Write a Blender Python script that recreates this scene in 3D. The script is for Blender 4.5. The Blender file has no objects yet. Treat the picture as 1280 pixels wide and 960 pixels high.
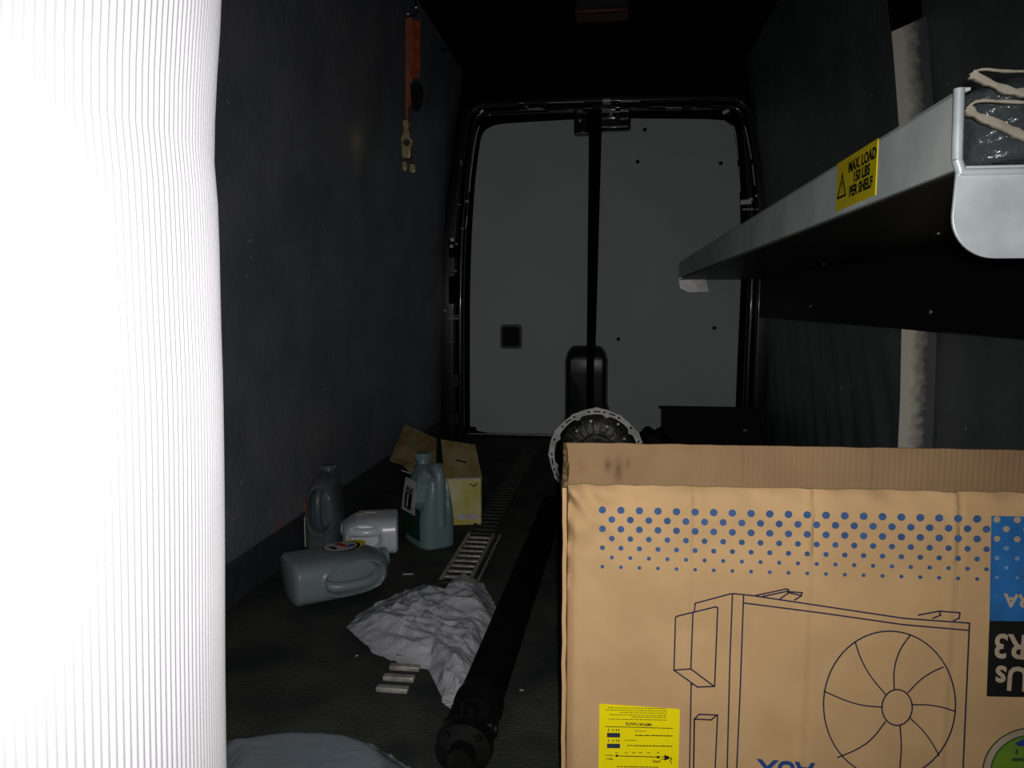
import bpy, bmesh, math, random
from mathutils import Vector, Matrix, noise
random.seed(4)
S = bpy.context.scene
COL = S.collection

# ---------------------------------------------------------------- camera
EYE = Vector((0, 0, .775))
TH = math.atan(98/950.); PS = math.atan(125/950.*math.cos(TH))
cam_d = bpy.data.cameras.new('camera'); cam = bpy.data.objects.new('camera', cam_d); COL.objects.link(cam)
cam_d.sensor_width = 36; cam_d.lens = 950/1280*36; cam_d.clip_start = .02
cam.location = EYE; cam.rotation_euler = (math.pi/2-TH, 0, PS)
S.camera = cam
# ---------------------------------------------------------------- world, phone flash, exposure
w = bpy.data.worlds.new('world'); S.world = w; w.use_nodes = True
w.node_tree.nodes['Background'].inputs[0].default_value = (.75, .85, 1, 1)
w.node_tree.nodes['Background'].inputs[1].default_value = .012
fl_d = bpy.data.lights.new('phone_flash', 'SPOT'); fl = bpy.data.objects.new('phone_flash', fl_d); COL.objects.link(fl)
fl_d.energy = 38.5; fl_d.spot_size = math.radians(115); fl_d.spot_blend = 1; fl_d.shadow_soft_size = .006
fl_d.color = (1, .97, .93)
fl.location = EYE + Vector((.012, -.005, .020)); fl.rotation_euler = (math.pi/2-TH-math.radians(5), 0, PS+math.radians(4))
S.view_settings.view_transform = 'Standard'; S.view_settings.look = 'None'
S.view_settings.exposure = 0; S.view_settings.gamma = 1; S.view_settings.use_curve_mapping = False

# ---------------------------------------------------------------- measuring helper (photo measurement -> point on a real plane)
FW = Vector((-math.sin(PS)*math.cos(TH), math.cos(PS)*math.cos(TH), -math.sin(TH)))
RT = Vector((math.cos(PS), math.sin(PS), 0)); UP = RT.cross(FW)
def at(px, py, ax, v):
    d = FW + RT*((px-640)/950) + UP*((480-py)/950)
    return EYE + d*((v-EYE[ax])/d[ax])

# ---------------------------------------------------------------- materials
def mat(name, col, rough=.6, metal=0, spec=.5, bump=None, noise_col=None, coat=0, scale=30):
    m = bpy.data.materials.new(name); m.use_nodes = True; nt = m.node_tree
    b = nt.nodes['Principled BSDF']
    b.inputs['Base Color'].default_value = (*col, 1); b.inputs['Roughness'].default_value = rough
    b.inputs['Metallic'].default_value = metal; b.inputs['Specular IOR Level'].default_value = spec
    b.inputs['Coat Weight'].default_value = coat; b.inputs['Coat Roughness'].default_value = .06
    tc = nt.nodes.new('ShaderNodeTexCoord')
    nz = nt.nodes.new('ShaderNodeTexNoise'); nz.inputs['Scale'].default_value = scale; nz.inputs['Detail'].default_value = 5
    nt.links.new(tc.outputs['Object'], nz.inputs['Vector'])
    c2 = noise_col or tuple(x*.75 for x in col)
    r = nt.nodes.new('ShaderNodeMix'); r.data_type = 'RGBA'
    rp = nt.nodes.new('ShaderNodeValToRGB'); rp.color_ramp.elements[0].position = .38; rp.color_ramp.elements[1].position = .62
    nt.links.new(nz.outputs['Fac'], rp.inputs[0]); nt.links.new(rp.outputs[0], r.inputs[0])
    r.inputs[6].default_value = (*c2, 1); r.inputs[7].default_value = (*col, 1)
    nt.links.new(r.outputs[2], b.inputs['Base Color'])
    if bump:
        n2 = nt.nodes.new('ShaderNodeTexNoise'); n2.inputs['Scale'].default_value = bump[0]; n2.inputs['Detail'].default_value = 4
        nt.links.new(tc.outputs['Object'], n2.inputs['Vector'])
        bp = nt.nodes.new('ShaderNodeBump'); bp.inputs['Strength'].default_value = bump[1]; bp.inputs['Distance'].default_value = bump[2]
        nt.links.new(n2.outputs['Fac'], bp.inputs['Height']); nt.links.new(bp.outputs[0], b.inputs['Normal'])
    return m
def specks(m, scale, thr, col, mask_scale=3, mask_thr=.5):
    """small flecks: grit on the floor, painted glints on the wall film"""
    nt = m.node_tree; b = nt.nodes['Principled BSDF']; src = b.inputs['Base Color'].links[0].from_socket
    tc = nt.nodes.new('ShaderNodeTexCoord'); v = nt.nodes.new('ShaderNodeTexVoronoi'); v.inputs['Scale'].default_value = scale
    nt.links.new(tc.outputs['Object'], v.inputs['Vector'])
    lt = nt.nodes.new('ShaderNodeMath'); lt.operation = 'LESS_THAN'; lt.inputs[1].default_value = thr
    nt.links.new(v.outputs['Distance'], lt.inputs[0])
    nz = nt.nodes.new('ShaderNodeTexNoise'); nz.inputs['Scale'].default_value = mask_scale; nt.links.new(tc.outputs['Object'], nz.inputs['Vector'])
    gt = nt.nodes.new('ShaderNodeMath'); gt.operation = 'GREATER_THAN'; gt.inputs[1].default_value = mask_thr
    nt.links.new(nz.outputs['Fac'], gt.inputs[0])
    mu = nt.nodes.new('ShaderNodeMath'); mu.operation = 'MULTIPLY'
    nt.links.new(lt.outputs[0], mu.inputs[0]); nt.links.new(gt.outputs[0], mu.inputs[1])
    mx = nt.nodes.new('ShaderNodeMix'); mx.data_type = 'RGBA'; nt.links.new(mu.outputs[0], mx.inputs[0])
    nt.links.new(src, mx.inputs[6]); mx.inputs[7].default_value = (*col, 1); nt.links.new(mx.outputs[2], b.inputs['Base Color'])
    return m
M = {}
M['film'] = specks(mat('black_wall_film', (.215, .222, .255), .42, 0, .5, (40, .28, .008), (.15, .165, .205), scale=4), 22, .06, (.9, .9, .9), 2.2, .53)  # white flecks paint small glints on the film
M['film_r'] = specks(mat('black_wall_film_right', (.17, .20, .21), .45, 0, .5, (40, .3, .008), (.12, .145, .15), scale=5), 16, .062, (1, 1, 1), 2.2, .48)
M['ceil'] = mat('black_headliner', (.005, .005, .005), .9, 0, .1)
M['floor'] = specks(mat('dark_rubber_floor', (.060, .067, .056), .8, 0, .25, (120, .6, .006), (.024, .028, .029), scale=5), 22, .035, (.35, .35, .32), 3, .55)
M['low_dark'] = mat('darkening_strip_film', (.05, .055, .066), .6, 0, .3)  # for the strip that darkens the foot of the left wall
M['door'] = mat('grey_door_board', (.62, .68, .71), .62, 0, .3, (200, .15, .002), (.58, .64, .67), scale=2)
M['paint'] = mat('gloss_black_paint', (.006, .006, .009), .28, 0, .4, None, coat=.35)
M['gap'] = mat('black_rubber_seal', (.004, .004, .004), .8, 0, .1)
M['plast'] = mat('dark_moulded_plastic', (.02, .024, .032), .3, 0, .5)
M['steel'] = mat('bare_zinc_steel', (.55, .56, .56), .35, .9, .5, (60, .3, .002))
M['alu'] = mat('brushed_aluminium', (.90, .98, .96), .6, .05, .5, (14, .2, .003), (.72, .82, .84), scale=9)
M['alub'] = mat('pale_zinc_sheet', (.84, .93, .98), .42, .15, .5, (30, .25, .003), (.6, .67, .73), scale=14)
M['blackm'] = mat('black_steel_sheet', (.008, .008, .009), .6, 0, .2)
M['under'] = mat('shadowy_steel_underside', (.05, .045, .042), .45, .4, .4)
M['card'] = mat('corrugated_cardboard', (.50, .325, .165), .85, 0, .15, (260, .15, .001), (.45, .29, .145), scale=14)
M['cardin'] = mat('cardboard_inner_liner', (.43, .28, .15), .85, 0, .15, None, (.38, .24, .13), scale=10)
M['blue'] = mat('dot_ink', (.045, .10, .24), .7, 0, .2)
M['ink'] = mat('drawing_ink', (.028, .024, .062), .7, 0, .2)
M['inkb'] = mat('lettering_ink', (.02, .06, .22), .7, 0, .2)
M['pblue'] = mat('printed_blue_panel', (.02, .14, .40), .6, 0, .3)
M['pblack'] = mat('printed_black_panel', (.006, .006, .006), .6, 0, .3)
M['pale'] = mat('unprinted_card', (.42, .33, .24), .8, 0, .2)
M['paledot'] = mat('pale_blue_dot', (.16, .28, .45), .8, 0, .2)
M['yel'] = mat('yellow_sticker', (.85, .72, .0), .45, 0, .4, None, (.83, .69, .0))
M['yel2'] = mat('amber_sticker', (1.0, .80, .0), .4, 0, .4, None, (.97, .76, .0))
M['black'] = mat('black_print', (.01, .01, .01), .6, 0, .2)
M['navy'] = mat('navy_print', (.03, .04, .07), .6, 0, .2)
M['green'] = mat('green_badge', (.13, .24, .02), .6, 0, .3, None, (.10, .2, .02))
M['dgreen'] = mat('dark_green_badge', (.02, .08, .02), .6)
M['jugA'] = mat('grey_green_hdpe', (.19, .28, .29), .38, 0, .5, (90, .1, .001), (.17, .255, .27), scale=6)
M['jugB'] = mat('blue_grey_hdpe', (.24, .29, .30), .36, 0, .5, (90, .1, .001), (.21, .26, .27), scale=6)
M['jugC'] = mat('silver_grey_hdpe', (.80, .83, .90), .33, .1, .5, (90, .1, .001), (.74, .77, .84), scale=6)
M['jugD'] = mat('dark_grey_hdpe', (.10, .125, .14), .36, 0, .5, (90, .1, .001), (.09, .11, .12), scale=6)
M['white'] = mat('white_label', (.6, .58, .6), .5)
M['lgreen'] = mat('dark_green_label', (.01, .055, .035), .4)
M['red'] = mat('red_print', (.5, .04, .02), .4)
M['vblue'] = mat('blue_print', (.03, .05, .25), .4)
M['orange'] = mat('orange_webbing', (.42, .075, .03), .8, 0, .2, (300, .4, .002))
M['orange2'] = mat('faded_orange_webbing', (.36, .12, .07), .8, 0, .2, (300, .4, .002))
M['gold'] = mat('yellow_passivated_steel', (.60, .52, .26), .38, .5)
M['cream'] = mat('cream_foam_edge', (.62, .57, .47), .8, 0, .2, (70, .6, .004), (.5, .45, .36), scale=30)
M['wrap'] = mat('glossy_dark_film', (.10, .12, .13), .22, 0, .6, (35, .9, .012), (.05, .06, .065), scale=12)
M['glint'] = mat('bright_metal_glint', (.95, .95, .98), .3, .2, .8)  # bright tone paints flash glints on the door frame; also the far bracket
M['cast'] = mat('cast_aluminium', (.92, .92, .90), .5, .15, .5, (80, .5, .003), (.62, .62, .60), scale=25)
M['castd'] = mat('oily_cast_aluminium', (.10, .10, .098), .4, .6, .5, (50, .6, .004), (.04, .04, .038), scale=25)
M['soot'] = mat('oily_black_steel', (.006, .006, .006), .5, .2, .3, (60, .3, .003))
M['shaft'] = mat('matt_black_tube', (.003, .003, .003), .85, 0, .1)
M['crate'] = mat('black_crate_plastic', (.006, .006, .006), .6, 0, .2)
M['rung'] = mat('worn_track_steel', (.52, .50, .46), .45, .3, .5, (60, .5, .003), (.32, .30, .26), scale=40)
M['rungd'] = mat('dirt_caked_track_steel', (.075, .075, .068), .7, .1, .3, None, (.04, .04, .036), scale=30)
M['lampg'] = mat('lamp_housing', (.05, .05, .05), .6)
M['lampr'] = mat('dark_red_lens', (.07, .006, .004), .5)
M['cloth'] = mat('white_ribbed_foam', (.52, .52, .56), .9, 0, .1, (400, .3, .0006), (.49, .49, .53), scale=9)

# corrugation relief of the inner liner: vertical flutes
def flutes(m, per, dist, axis=0):
    nt = m.node_tree; b = nt.nodes['Principled BSDF']; tc = nt.nodes.new('ShaderNodeTexCoord')
    wv = nt.nodes.new('ShaderNodeTexWave'); wv.wave_type = 'BANDS'; wv.bands_direction = 'XYZ'[axis]
    wv.inputs['Scale'].default_value = 1/per*.314; wv.inputs['Distortion'].default_value = .3
    nt.links.new(tc.outputs['Object'], wv.inputs['Vector'])
    bp = nt.nodes.new('ShaderNodeBump'); bp.inputs['Strength'].default_value = .5; bp.inputs['Distance'].default_value = dist
    nt.links.new(wv.outputs['Fac'], bp.inputs['Height']); nt.links.new(bp.outputs[0], b.inputs['Normal'])
flutes(M['cardin'], .008, .0008)
# soft dark oil marks on the inner liner, painted reflections on the wall film
def stains_and_reflections(m, spots):
    nt = m.node_tree; b = nt.nodes['Principled BSDF']; tc = nt.nodes.new('ShaderNodeTexCoord')
    for (p, sc, col, k) in spots:
        src = b.inputs['Base Color'].links[0].from_socket
        mp = nt.nodes.new('ShaderNodeMapping'); mp.vector_type = 'POINT'
        mp.inputs['Location'].default_value = [-p[i]/sc[i] for i in range(3)]; mp.inputs['Scale'].default_value = [1/x for x in sc]
        nt.links.new(tc.outputs['Object'], mp.inputs[0])
        g = nt.nodes.new('ShaderNodeTexGradient'); g.gradient_type = 'QUADRATIC_SPHERE'; nt.links.new(mp.outputs[0], g.inputs[0])
        mu = nt.nodes.new('ShaderNodeMath'); mu.operation = 'MULTIPLY'; mu.inputs[1].default_value = k; nt.links.new(g.outputs['Fac'], mu.inputs[0])
        mx = nt.nodes.new('ShaderNodeMix'); mx.data_type = 'RGBA'; nt.links.new(mu.outputs[0], mx.inputs[0])
        nt.links.new(src, mx.inputs[6]); mx.inputs[7].default_value = (*col, 1); nt.links.new(mx.outputs[2], b.inputs['Base Color'])
def P3(px, py, ax, v): p = at(px, py, ax, v); return (p.x, p.y, p.z)
stains_and_reflections(M['cardin'], [(P3(760, 582, 1, 1.2), (.012, .2, .022), (.16, .09, .045), .9), (P3(773, 588, 1, 1.2), (.014, .2, .04), (.16, .09, .045), .9),
                     (P3(785, 580, 1, 1.2), (.01, .2, .02), (.2, .12, .06), .6), (P3(728, 585, 1, 1.2), (.02, .2, .02), (.34, .17, .12), .5)])
stains_and_reflections(M['film'], [(P3(447, 178, 0, -.93), (.2, .14, .10), (.62, .56, .36), .9), (P3(449, 205, 0, -.93), (.2, .10, .06), (.45, .40, .26), .6),  # yellowish highlight blur painted into the wall colour
                  (P3(350, 662, 0, -.972), (.2, .07, .055), (.42, .15, .09), .8), (P3(340, 640, 0, -.972), (.2, .07, .03), (.28, .28, .28), .6)])  # reflection of the red jug label, painted into the wall colour
# thin clear plastic
def plastic(name, col, fac, spec_rough, bs=.9):
    m = bpy.data.materials.new(name); m.use_nodes = True; nt = m.node_tree
    for n in list(nt.nodes): nt.nodes.remove(n)
    out = nt.nodes.new('ShaderNodeOutputMaterial'); tr = nt.nodes.new('ShaderNodeBsdfTransparent')
    pb = nt.nodes.new('ShaderNodeBsdfPrincipled'); pb.inputs['Base Color'].default_value = (*col, 1); pb.inputs['Roughness'].default_value = spec_rough
    pb.inputs['Specular IOR Level'].default_value = .8
    tc = nt.nodes.new('ShaderNodeTexCoord'); n2 = nt.nodes.new('ShaderNodeTexNoise'); n2.inputs['Scale'].default_value = 14; n2.inputs['Detail'].default_value = 6; n2.inputs['Distortion'].default_value = 1.5
    nt.links.new(tc.outputs['Object'], n2.inputs['Vector'])
    bp = nt.nodes.new('ShaderNodeBump'); bp.inputs['Strength'].default_value = bs; bp.inputs['Distance'].default_value = .012
    nt.links.new(n2.outputs['Fac'], bp.inputs['Height']); nt.links.new(bp.outputs[0], pb.inputs['Normal'])
    mx = nt.nodes.new('ShaderNodeMixShader'); mx.inputs[0].default_value = fac
    nt.links.new(tr.outputs[0], mx.inputs[1]); nt.links.new(pb.outputs[0], mx.inputs[2]); nt.links.new(mx.outputs[0], out.inputs[0])
    return m
M['bag'] = plastic('clear_thin_plastic', (.74, .76, .83), .62, .2)
M['bag2'] = plastic('blue_grey_thin_plastic', (.26, .31, .36), .85, .3, .2)

# ---------------------------------------------------------------- builders
def link(name, bm_or_me, m, parent=None, smooth=None, kind=None, label=None, bevel=None):
    if isinstance(bm_or_me, bmesh.types.BMesh):
        me = bpy.data.meshes.new(name); bmesh.ops.recalc_face_normals(bm_or_me, faces=bm_or_me.faces); bm_or_me.to_mesh(me); bm_or_me.free()
    else: me = bm_or_me
    if m and not me.materials: me.materials.append(m)
    if smooth is not None:
        me.shade_smooth(); me.set_sharp_from_angle(angle=math.radians(smooth))
    o = bpy.data.objects.new(name, me); COL.objects.link(o)
    if parent: o.parent = parent; o.matrix_parent_inverse = Matrix.Identity(4)
    if kind: o['kind'] = kind
    if label: o['label'] = label
    if bevel:
        b = o.modifiers.new('bevel', 'BEVEL'); b.width = bevel; b.segments = 3; b.limit_method = 'ANGLE'
        me.shade_smooth(); me.set_sharp_from_angle(angle=math.radians(60))
    return o
def thing(name, label, cat, loc=(0, 0, 0), rot=(0, 0, 0), group=None):
    o = bpy.data.objects.new(name, None); COL.objects.link(o); o.location = loc; o.rotation_euler = rot; o.empty_display_size = .05
    o['label'] = label; o['category'] = cat
    if group: o['group'] = group
    return o
def tag(o, label, cat, group=None):
    o['label'] = label; o['category'] = cat
    if group: o['group'] = group
    return o
def box(bm, a, b, mtx=None):
    vs = [bm.verts.new((x, y, z)) for x in (a[0], b[0]) for y in (a[1], b[1]) for z in (a[2], b[2])]
    for f in ((0, 1, 3, 2), (4, 6, 7, 5), (0, 4, 5, 1), (2, 3, 7, 6), (0, 2, 6, 4), (1, 5, 7, 3)): bm.faces.new([vs[i] for i in f])
    if mtx: bmesh.ops.transform(bm, matrix=mtx, verts=vs)
    return vs
def bx(a, b, mtx=None): bm = bmesh.new(); box(bm, a, b, mtx); return bm
def cyl(bm, p0, p1, r0, r1=None, n=24, caps=True):
    p0 = Vector(p0); p1 = Vector(p1); d = (p1-p0).normalized(); r1 = r0 if r1 is None else r1
    u = d.orthogonal().normalized(); v = d.cross(u)
    A = [bm.verts.new(p0+(u*math.cos(t)+v*math.sin(t))*r0) for t in [2*math.pi*i/n for i in range(n)]]
    B = [bm.verts.new(p1+(u*math.cos(t)+v*math.sin(t))*r1) for t in [2*math.pi*i/n for i in range(n)]]
    for i in range(n): bm.faces.new((A[i], A[(i+1) % n], B[(i+1) % n], B[i]))
    if caps: bm.faces.new(A); bm.faces.new(B[::-1])
def lathe(bm, prof, origin, axis='Y', n=48):
    """prof: (r, h) pairs about an axis through origin"""
    rings = []
    for r, h in prof:
        ring = []
        for i in range(n):
            t = 2*math.pi*i/n; c, s = math.cos(t)*r, math.sin(t)*r
            p = {'Y': (c, h, s), 'Z': (c, s, h), 'X': (h, c, s)}[axis]
            ring.append(bm.verts.new(Vector(origin)+Vector(p)))
        rings.append(ring)
    for a, b in zip(rings, rings[1:]):
        for i in range(n): bm.faces.new((a[i], a[(i+1) % n], b[(i+1) % n], b[i]))
    return rings
def sheet(profile, y0, y1, ny, thick, outward):
    """long panel: profile of (x,z) points swept along y, given a real thickness"""
    bm = bmesh.new(); g = []
    for j in range(ny+1):
        y = y0+(y1-y0)*j/ny; g.append([bm.verts.new((x, y, z)) for x, z in profile])
    for a, b in zip(g, g[1:]):
        for i in range(len(profile)-1): bm.faces.new((a[i], a[i+1], b[i+1], b[i]))
    r = bmesh.ops.extrude_face_region(bm, geom=bm.faces[:])
    bmesh.ops.translate(bm, verts=[v for v in r['geom'] if isinstance(v, bmesh.types.BMVert)], vec=outward)
    return bm
def curve_mesh(splines, extrude, bev=0, res=2):
    """filled 2D curve with holes -> solid mesh in XY, thickness along Z"""
    c = bpy.data.curves.new('t', 'CURVE'); c.dimensions = '2D'; c.fill_mode = 'BOTH'; c.extrude = extrude; c.bevel_depth = bev; c.bevel_resolution = res
    for pts in splines:
        s = c.splines.new('POLY'); s.points.add(len(pts)-1); s.use_cyclic_u = True
        for p, q in zip(s.points, pts): p.co = (q[0], q[1], 0, 1)
    o = bpy.data.objects.new('t', c); COL.objects.link(o)
    me = bpy.data.meshes.new_from_object(o.evaluated_get(bpy.context.evaluated_depsgraph_get()))
    bpy.data.objects.remove(o); return me
def text_mesh(s, size, extrude=.0002, bold=0, align='CENTER'):
    c = bpy.data.curves.new('t', 'FONT'); c.body = s; c.size = size; c.extrude = extrude; c.offset = bold; c.align_x = align; c.align_y = 'CENTER'; c.resolution_u = 3
    o = bpy.data.objects.new('t', c); COL.objects.link(o)
    me = bpy.data.meshes.new_from_object(o.evaluated_get(bpy.context.evaluated_depsgraph_get()))
    bpy.data.objects.remove(o); return me
def frame(o, x, y):
    x = Vector(x).normalized(); y = Vector(y).normalized(); z = x.cross(y); y = z.cross(x)
    m = Matrix((x, y, z)).transposed().to_4x4(); m.translation = Vector(o); return m
def put(me, mtx): me.transform(mtx); return me
def rrect(w, h, r, n=6, cx=0, cy=0):
    pts = []
    for sx, sy, a in ((1, 1, 0), (-1, 1, 90), (-1, -1, 180), (1, -1, 270)):
        for i in range(n+1):
            t = math.radians(a+90*i/n); pts.append((cx+sx*(w/2-r)+math.cos(t)*r, cy+sy*(h/2-r)+math.sin(t)*r))
    return pts
def circ(r, n=24, cx=0, cy=0): return [(cx+r*math.cos(2*math.pi*i/n), cy+r*math.sin(2*math.pi*i/n)) for i in range(n)]
def sweep(bm, path, prof, wf=lambda p: 1):
    """prof (u,v) swept along a path lying in an XZ plane; u = outward in plane, v = along y"""
    rings = []
    for i, p in enumerate(path):
        a = path[max(i-1, 0)]; b = path[min(i+1, len(path)-1)]
        d = Vector((b[0]-a[0], 0, b[1]-a[1])).normalized(); nrm = Vector((-d.z, 0, d.x))
        rings.append([bm.verts.new(Vector((p[0], p[2] if len(p) > 2 else 0, p[1]))+nrm*u*wf(p)+Vector((0, v, 0))) for u, v in prof])
    n = len(prof)
    for a, b in zip(rings, rings[1:]):
        for i in range(n): bm.faces.new((a[i], a[(i+1) % n], b[(i+1) % n], b[i]))
    bm.faces.new(rings[0]); bm.faces.new(rings[-1][::-1])
def smoothpath(pts, k=4):
    for _ in range(k):
        q = [pts[0]]
        for a, b in zip(pts, pts[1:]): q += [tuple(.75*x+.25*y for x, y in zip(a, b)), tuple(.25*x+.75*y for x, y in zip(a, b))]
        q.append(pts[-1]); pts = q
    return pts
def interp(tab, z):
    if z <= tab[0][0]: return tab[0][1]
    for (a, x), (b, y) in zip(tab, tab[1:]):
        if z <= b: return x+(y-x)*(z-a)/(b-a)
    return tab[-1][1]

# ---------------------------------------------------------------- the van body
DY = 4.43                                                       # plane of the rear door boards
LW = [(0, -.975), (.5, -.972), (1.1, -.955), (1.6, -.915), (2.08, -.845)]
RW = [(0, .850), (.5, .847), (1.1, .828), (1.5, .778), (2.08, .692)]
ZS = [i*2.08/26 for i in range(27)]
link('floor', bx((-.99, -.6, -.05), (.93, 4.62, 0)), M['floor'], kind='structure')
link('ceiling', bx((-.95, -.6, 2.08), (.88, 4.62, 2.12)), M['ceil'], kind='structure')
def wavy(bm, amp, sc, keep):
    for v in bm.verts:
        if keep(v.co): continue
        v.co.x += amp*noise.noise(Vector((v.co.y*sc, v.co.z*sc*1.6, 3.1)))
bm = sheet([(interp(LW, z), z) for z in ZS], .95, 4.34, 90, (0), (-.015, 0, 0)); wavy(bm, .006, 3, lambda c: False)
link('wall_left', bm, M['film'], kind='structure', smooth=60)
# an upright seam where the film of the left wall begins
bm = sheet([(interp(LW, z)+.006, z) for z in ZS], .90, .955, 1, 0, (-.012, 0, 0))
link('trim_1', bm, M['plast'], kind='structure')
bm = sheet([(interp(RW, z), z) for z in ZS], 2.35, 4.34, 60, 0, (.012, 0, 0))
for v in bm.verts:                                              # slanting ripples low on the film
    k = math.exp(-((v.co.z-.45)/.28)**2)*math.exp(-((v.co.y-3.2)/.9)**2)
    v.co.x += k*.012*math.sin((v.co.y*.55+v.co.z*1.0)*62)+.003*noise.noise(Vector((v.co.y*3, v.co.z*4, 1)))
link('wall_right', bm, M['film_r'], kind='structure', smooth=60)
bm = sheet([(interp(RW, z)+.085, z) for z in ZS], -.6, 2.35, 60, 0, (.012, 0, 0)); wavy(bm, .006, 3, lambda c: False)
link('wall_right_front', bm, M['film_r'], kind='structure', smooth=60)
# bare edge of the rear liner panel where it laps over the front one
em = bpy.data.materials.new('bare_panel_edge'); em.use_nodes = True; nt = em.node_tree; b = nt.nodes['Principled BSDF']; b.inputs['Roughness'].default_value = .6
tc = nt.nodes.new('ShaderNodeTexCoord'); uvx = nt.nodes.new('ShaderNodeAttribute'); uvx.attribute_name = 'across'
nz = nt.nodes.new('ShaderNodeTexNoise'); nz.inputs['Scale'].default_value = 45; nz.inputs['Detail'].default_value = 6; nt.links.new(tc.outputs['Object'], nz.inputs['Vector'])
ad = nt.nodes.new('ShaderNodeMath'); ad.operation = 'MULTIPLY_ADD'; ad.inputs[1].default_value = .5
nt.links.new(nz.outputs['Fac'], ad.inputs[0]); nt.links.new(uvx.outputs['Fac'], ad.inputs[2])
rp = nt.nodes.new('ShaderNodeValToRGB'); e = rp.color_ramp.elements; e[0].position = .55; e[0].color = (1, .95, .82, 1); e[1].position = 1.0; e[1].color = (.10, .11, .11, 1)
nt.links.new(ad.outputs[0], rp.inputs[0]); nt.links.new(rp.outputs[0], b.inputs['Base Color'])
bm = bmesh.new(); at_l = bm.verts.layers.float.new('across'); rows = []
for z in [i*1.54/40 for i in range(41)]:
    x0 = interp(RW, z)-.004; row = []
    for k in range(5):
        q = k/4; zz = z
        if z > 1.5: zz = z+.035*q
        v = bm.verts.new((x0+.089*q, 2.347-.02*q*q, zz)); v[at_l] = q; row.append(v)
    rows.append(row)
for a, c in zip(rows, rows[1:]):
    for k in range(4): bm.faces.new((a[k], a[k+1], c[k+1], c[k]))
b7 = bmesh.new(); zz_ = [1.53+.055*i for i in range(11)]; prv = None
for z in zz_:
    x0 = interp(RW, z)-.002; rw_ = [b7.verts.new(p) for p in ((x0, 2.349, z), (x0+.095, 2.349, z), (x0+.095, 2.355, z), (x0, 2.355, z))]
    if prv: [b7.faces.new((prv[k], prv[(k+1) % 4], rw_[(k+1) % 4], rw_[k])) for k in range(4)]
    prv = rw_
link('trim_7', b7, M['gap'], kind='structure')
o = link('trim_2', bm, em, kind='structure'); s = o.modifiers.new('solid', 'SOLIDIFY'); s.thickness = .003

link('darkening_strip_left', bx((-.972, .96, .0), (-.962, 4.30, .115)), M['low_dark'], kind='structure', bevel=.003)  # dark strip added to darken the foot of the left wall
# ---------------------------------------------------------------- rear doors
back = link('wall_back', bx((-1.0, 4.50, 0), (.90, 4.53, 2.1)), M['gap'], kind='structure')
OPEN = [(-.855, .0), (-.855, .45), (-.85, 1.0), (-.82, 1.45), (-.79, 1.70), (-.77, 1.838), (-.66, 1.842), (-.1, 1.846), (.5, 1.836), (.668, 1.832), (.695, 1.70), (.722, 1.45), (.745, 1.0), (.735, .45), (.735, 0)]
path = smoothpath(OPEN, 3)
def roundprof(w0, w1, d0, d1, r=.012):
    c = rrect(w1-w0, d1-d0, r, 4, (w0+w1)/2, (d0+d1)/2); return c
WF = lambda p: interp([(0, 1), (1.1, .96), (1.6, .72), (1.8, .66)], p[1])
for i, (pr, nm) in enumerate(((roundprof(.0, .045, 4.34, 4.45, .02), 'trim_3'), (roundprof(.04, .130, 4.28, 4.40, .012), 'trim_4'))):
    bm = bmesh.new(); sweep(bm, path, pr, WF); link(nm, bm, M['paint'], kind='structure', smooth=50)
def door_board(side):
    pts = [(-.832, .055), (-.832, .45), (-.826, 1.0), (-.80, 1.45), (-.772, 1.66), (-.755, 1.76), (-.70, 1.80), (-.6, 1.812), (-.125, 1.822)] if side < 0 else \
          [(.705, .02), (.708, .45), (.715, 1.0), (.69, 1.45), (.665, 1.66), (.65, 1.755), (.60, 1.79), (.5, 1.80), (-.068, 1.822)]
    inner = [(-.148, .02), (-.72, .02), (-.79, .03), (-.80, .055)] if side < 0 else [(-.098, .02)]
    return pts[:1]+smoothpath(pts, 2)[1:]+inner if side < 0 else pts+inner
hz = (-.585, .594)
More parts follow.
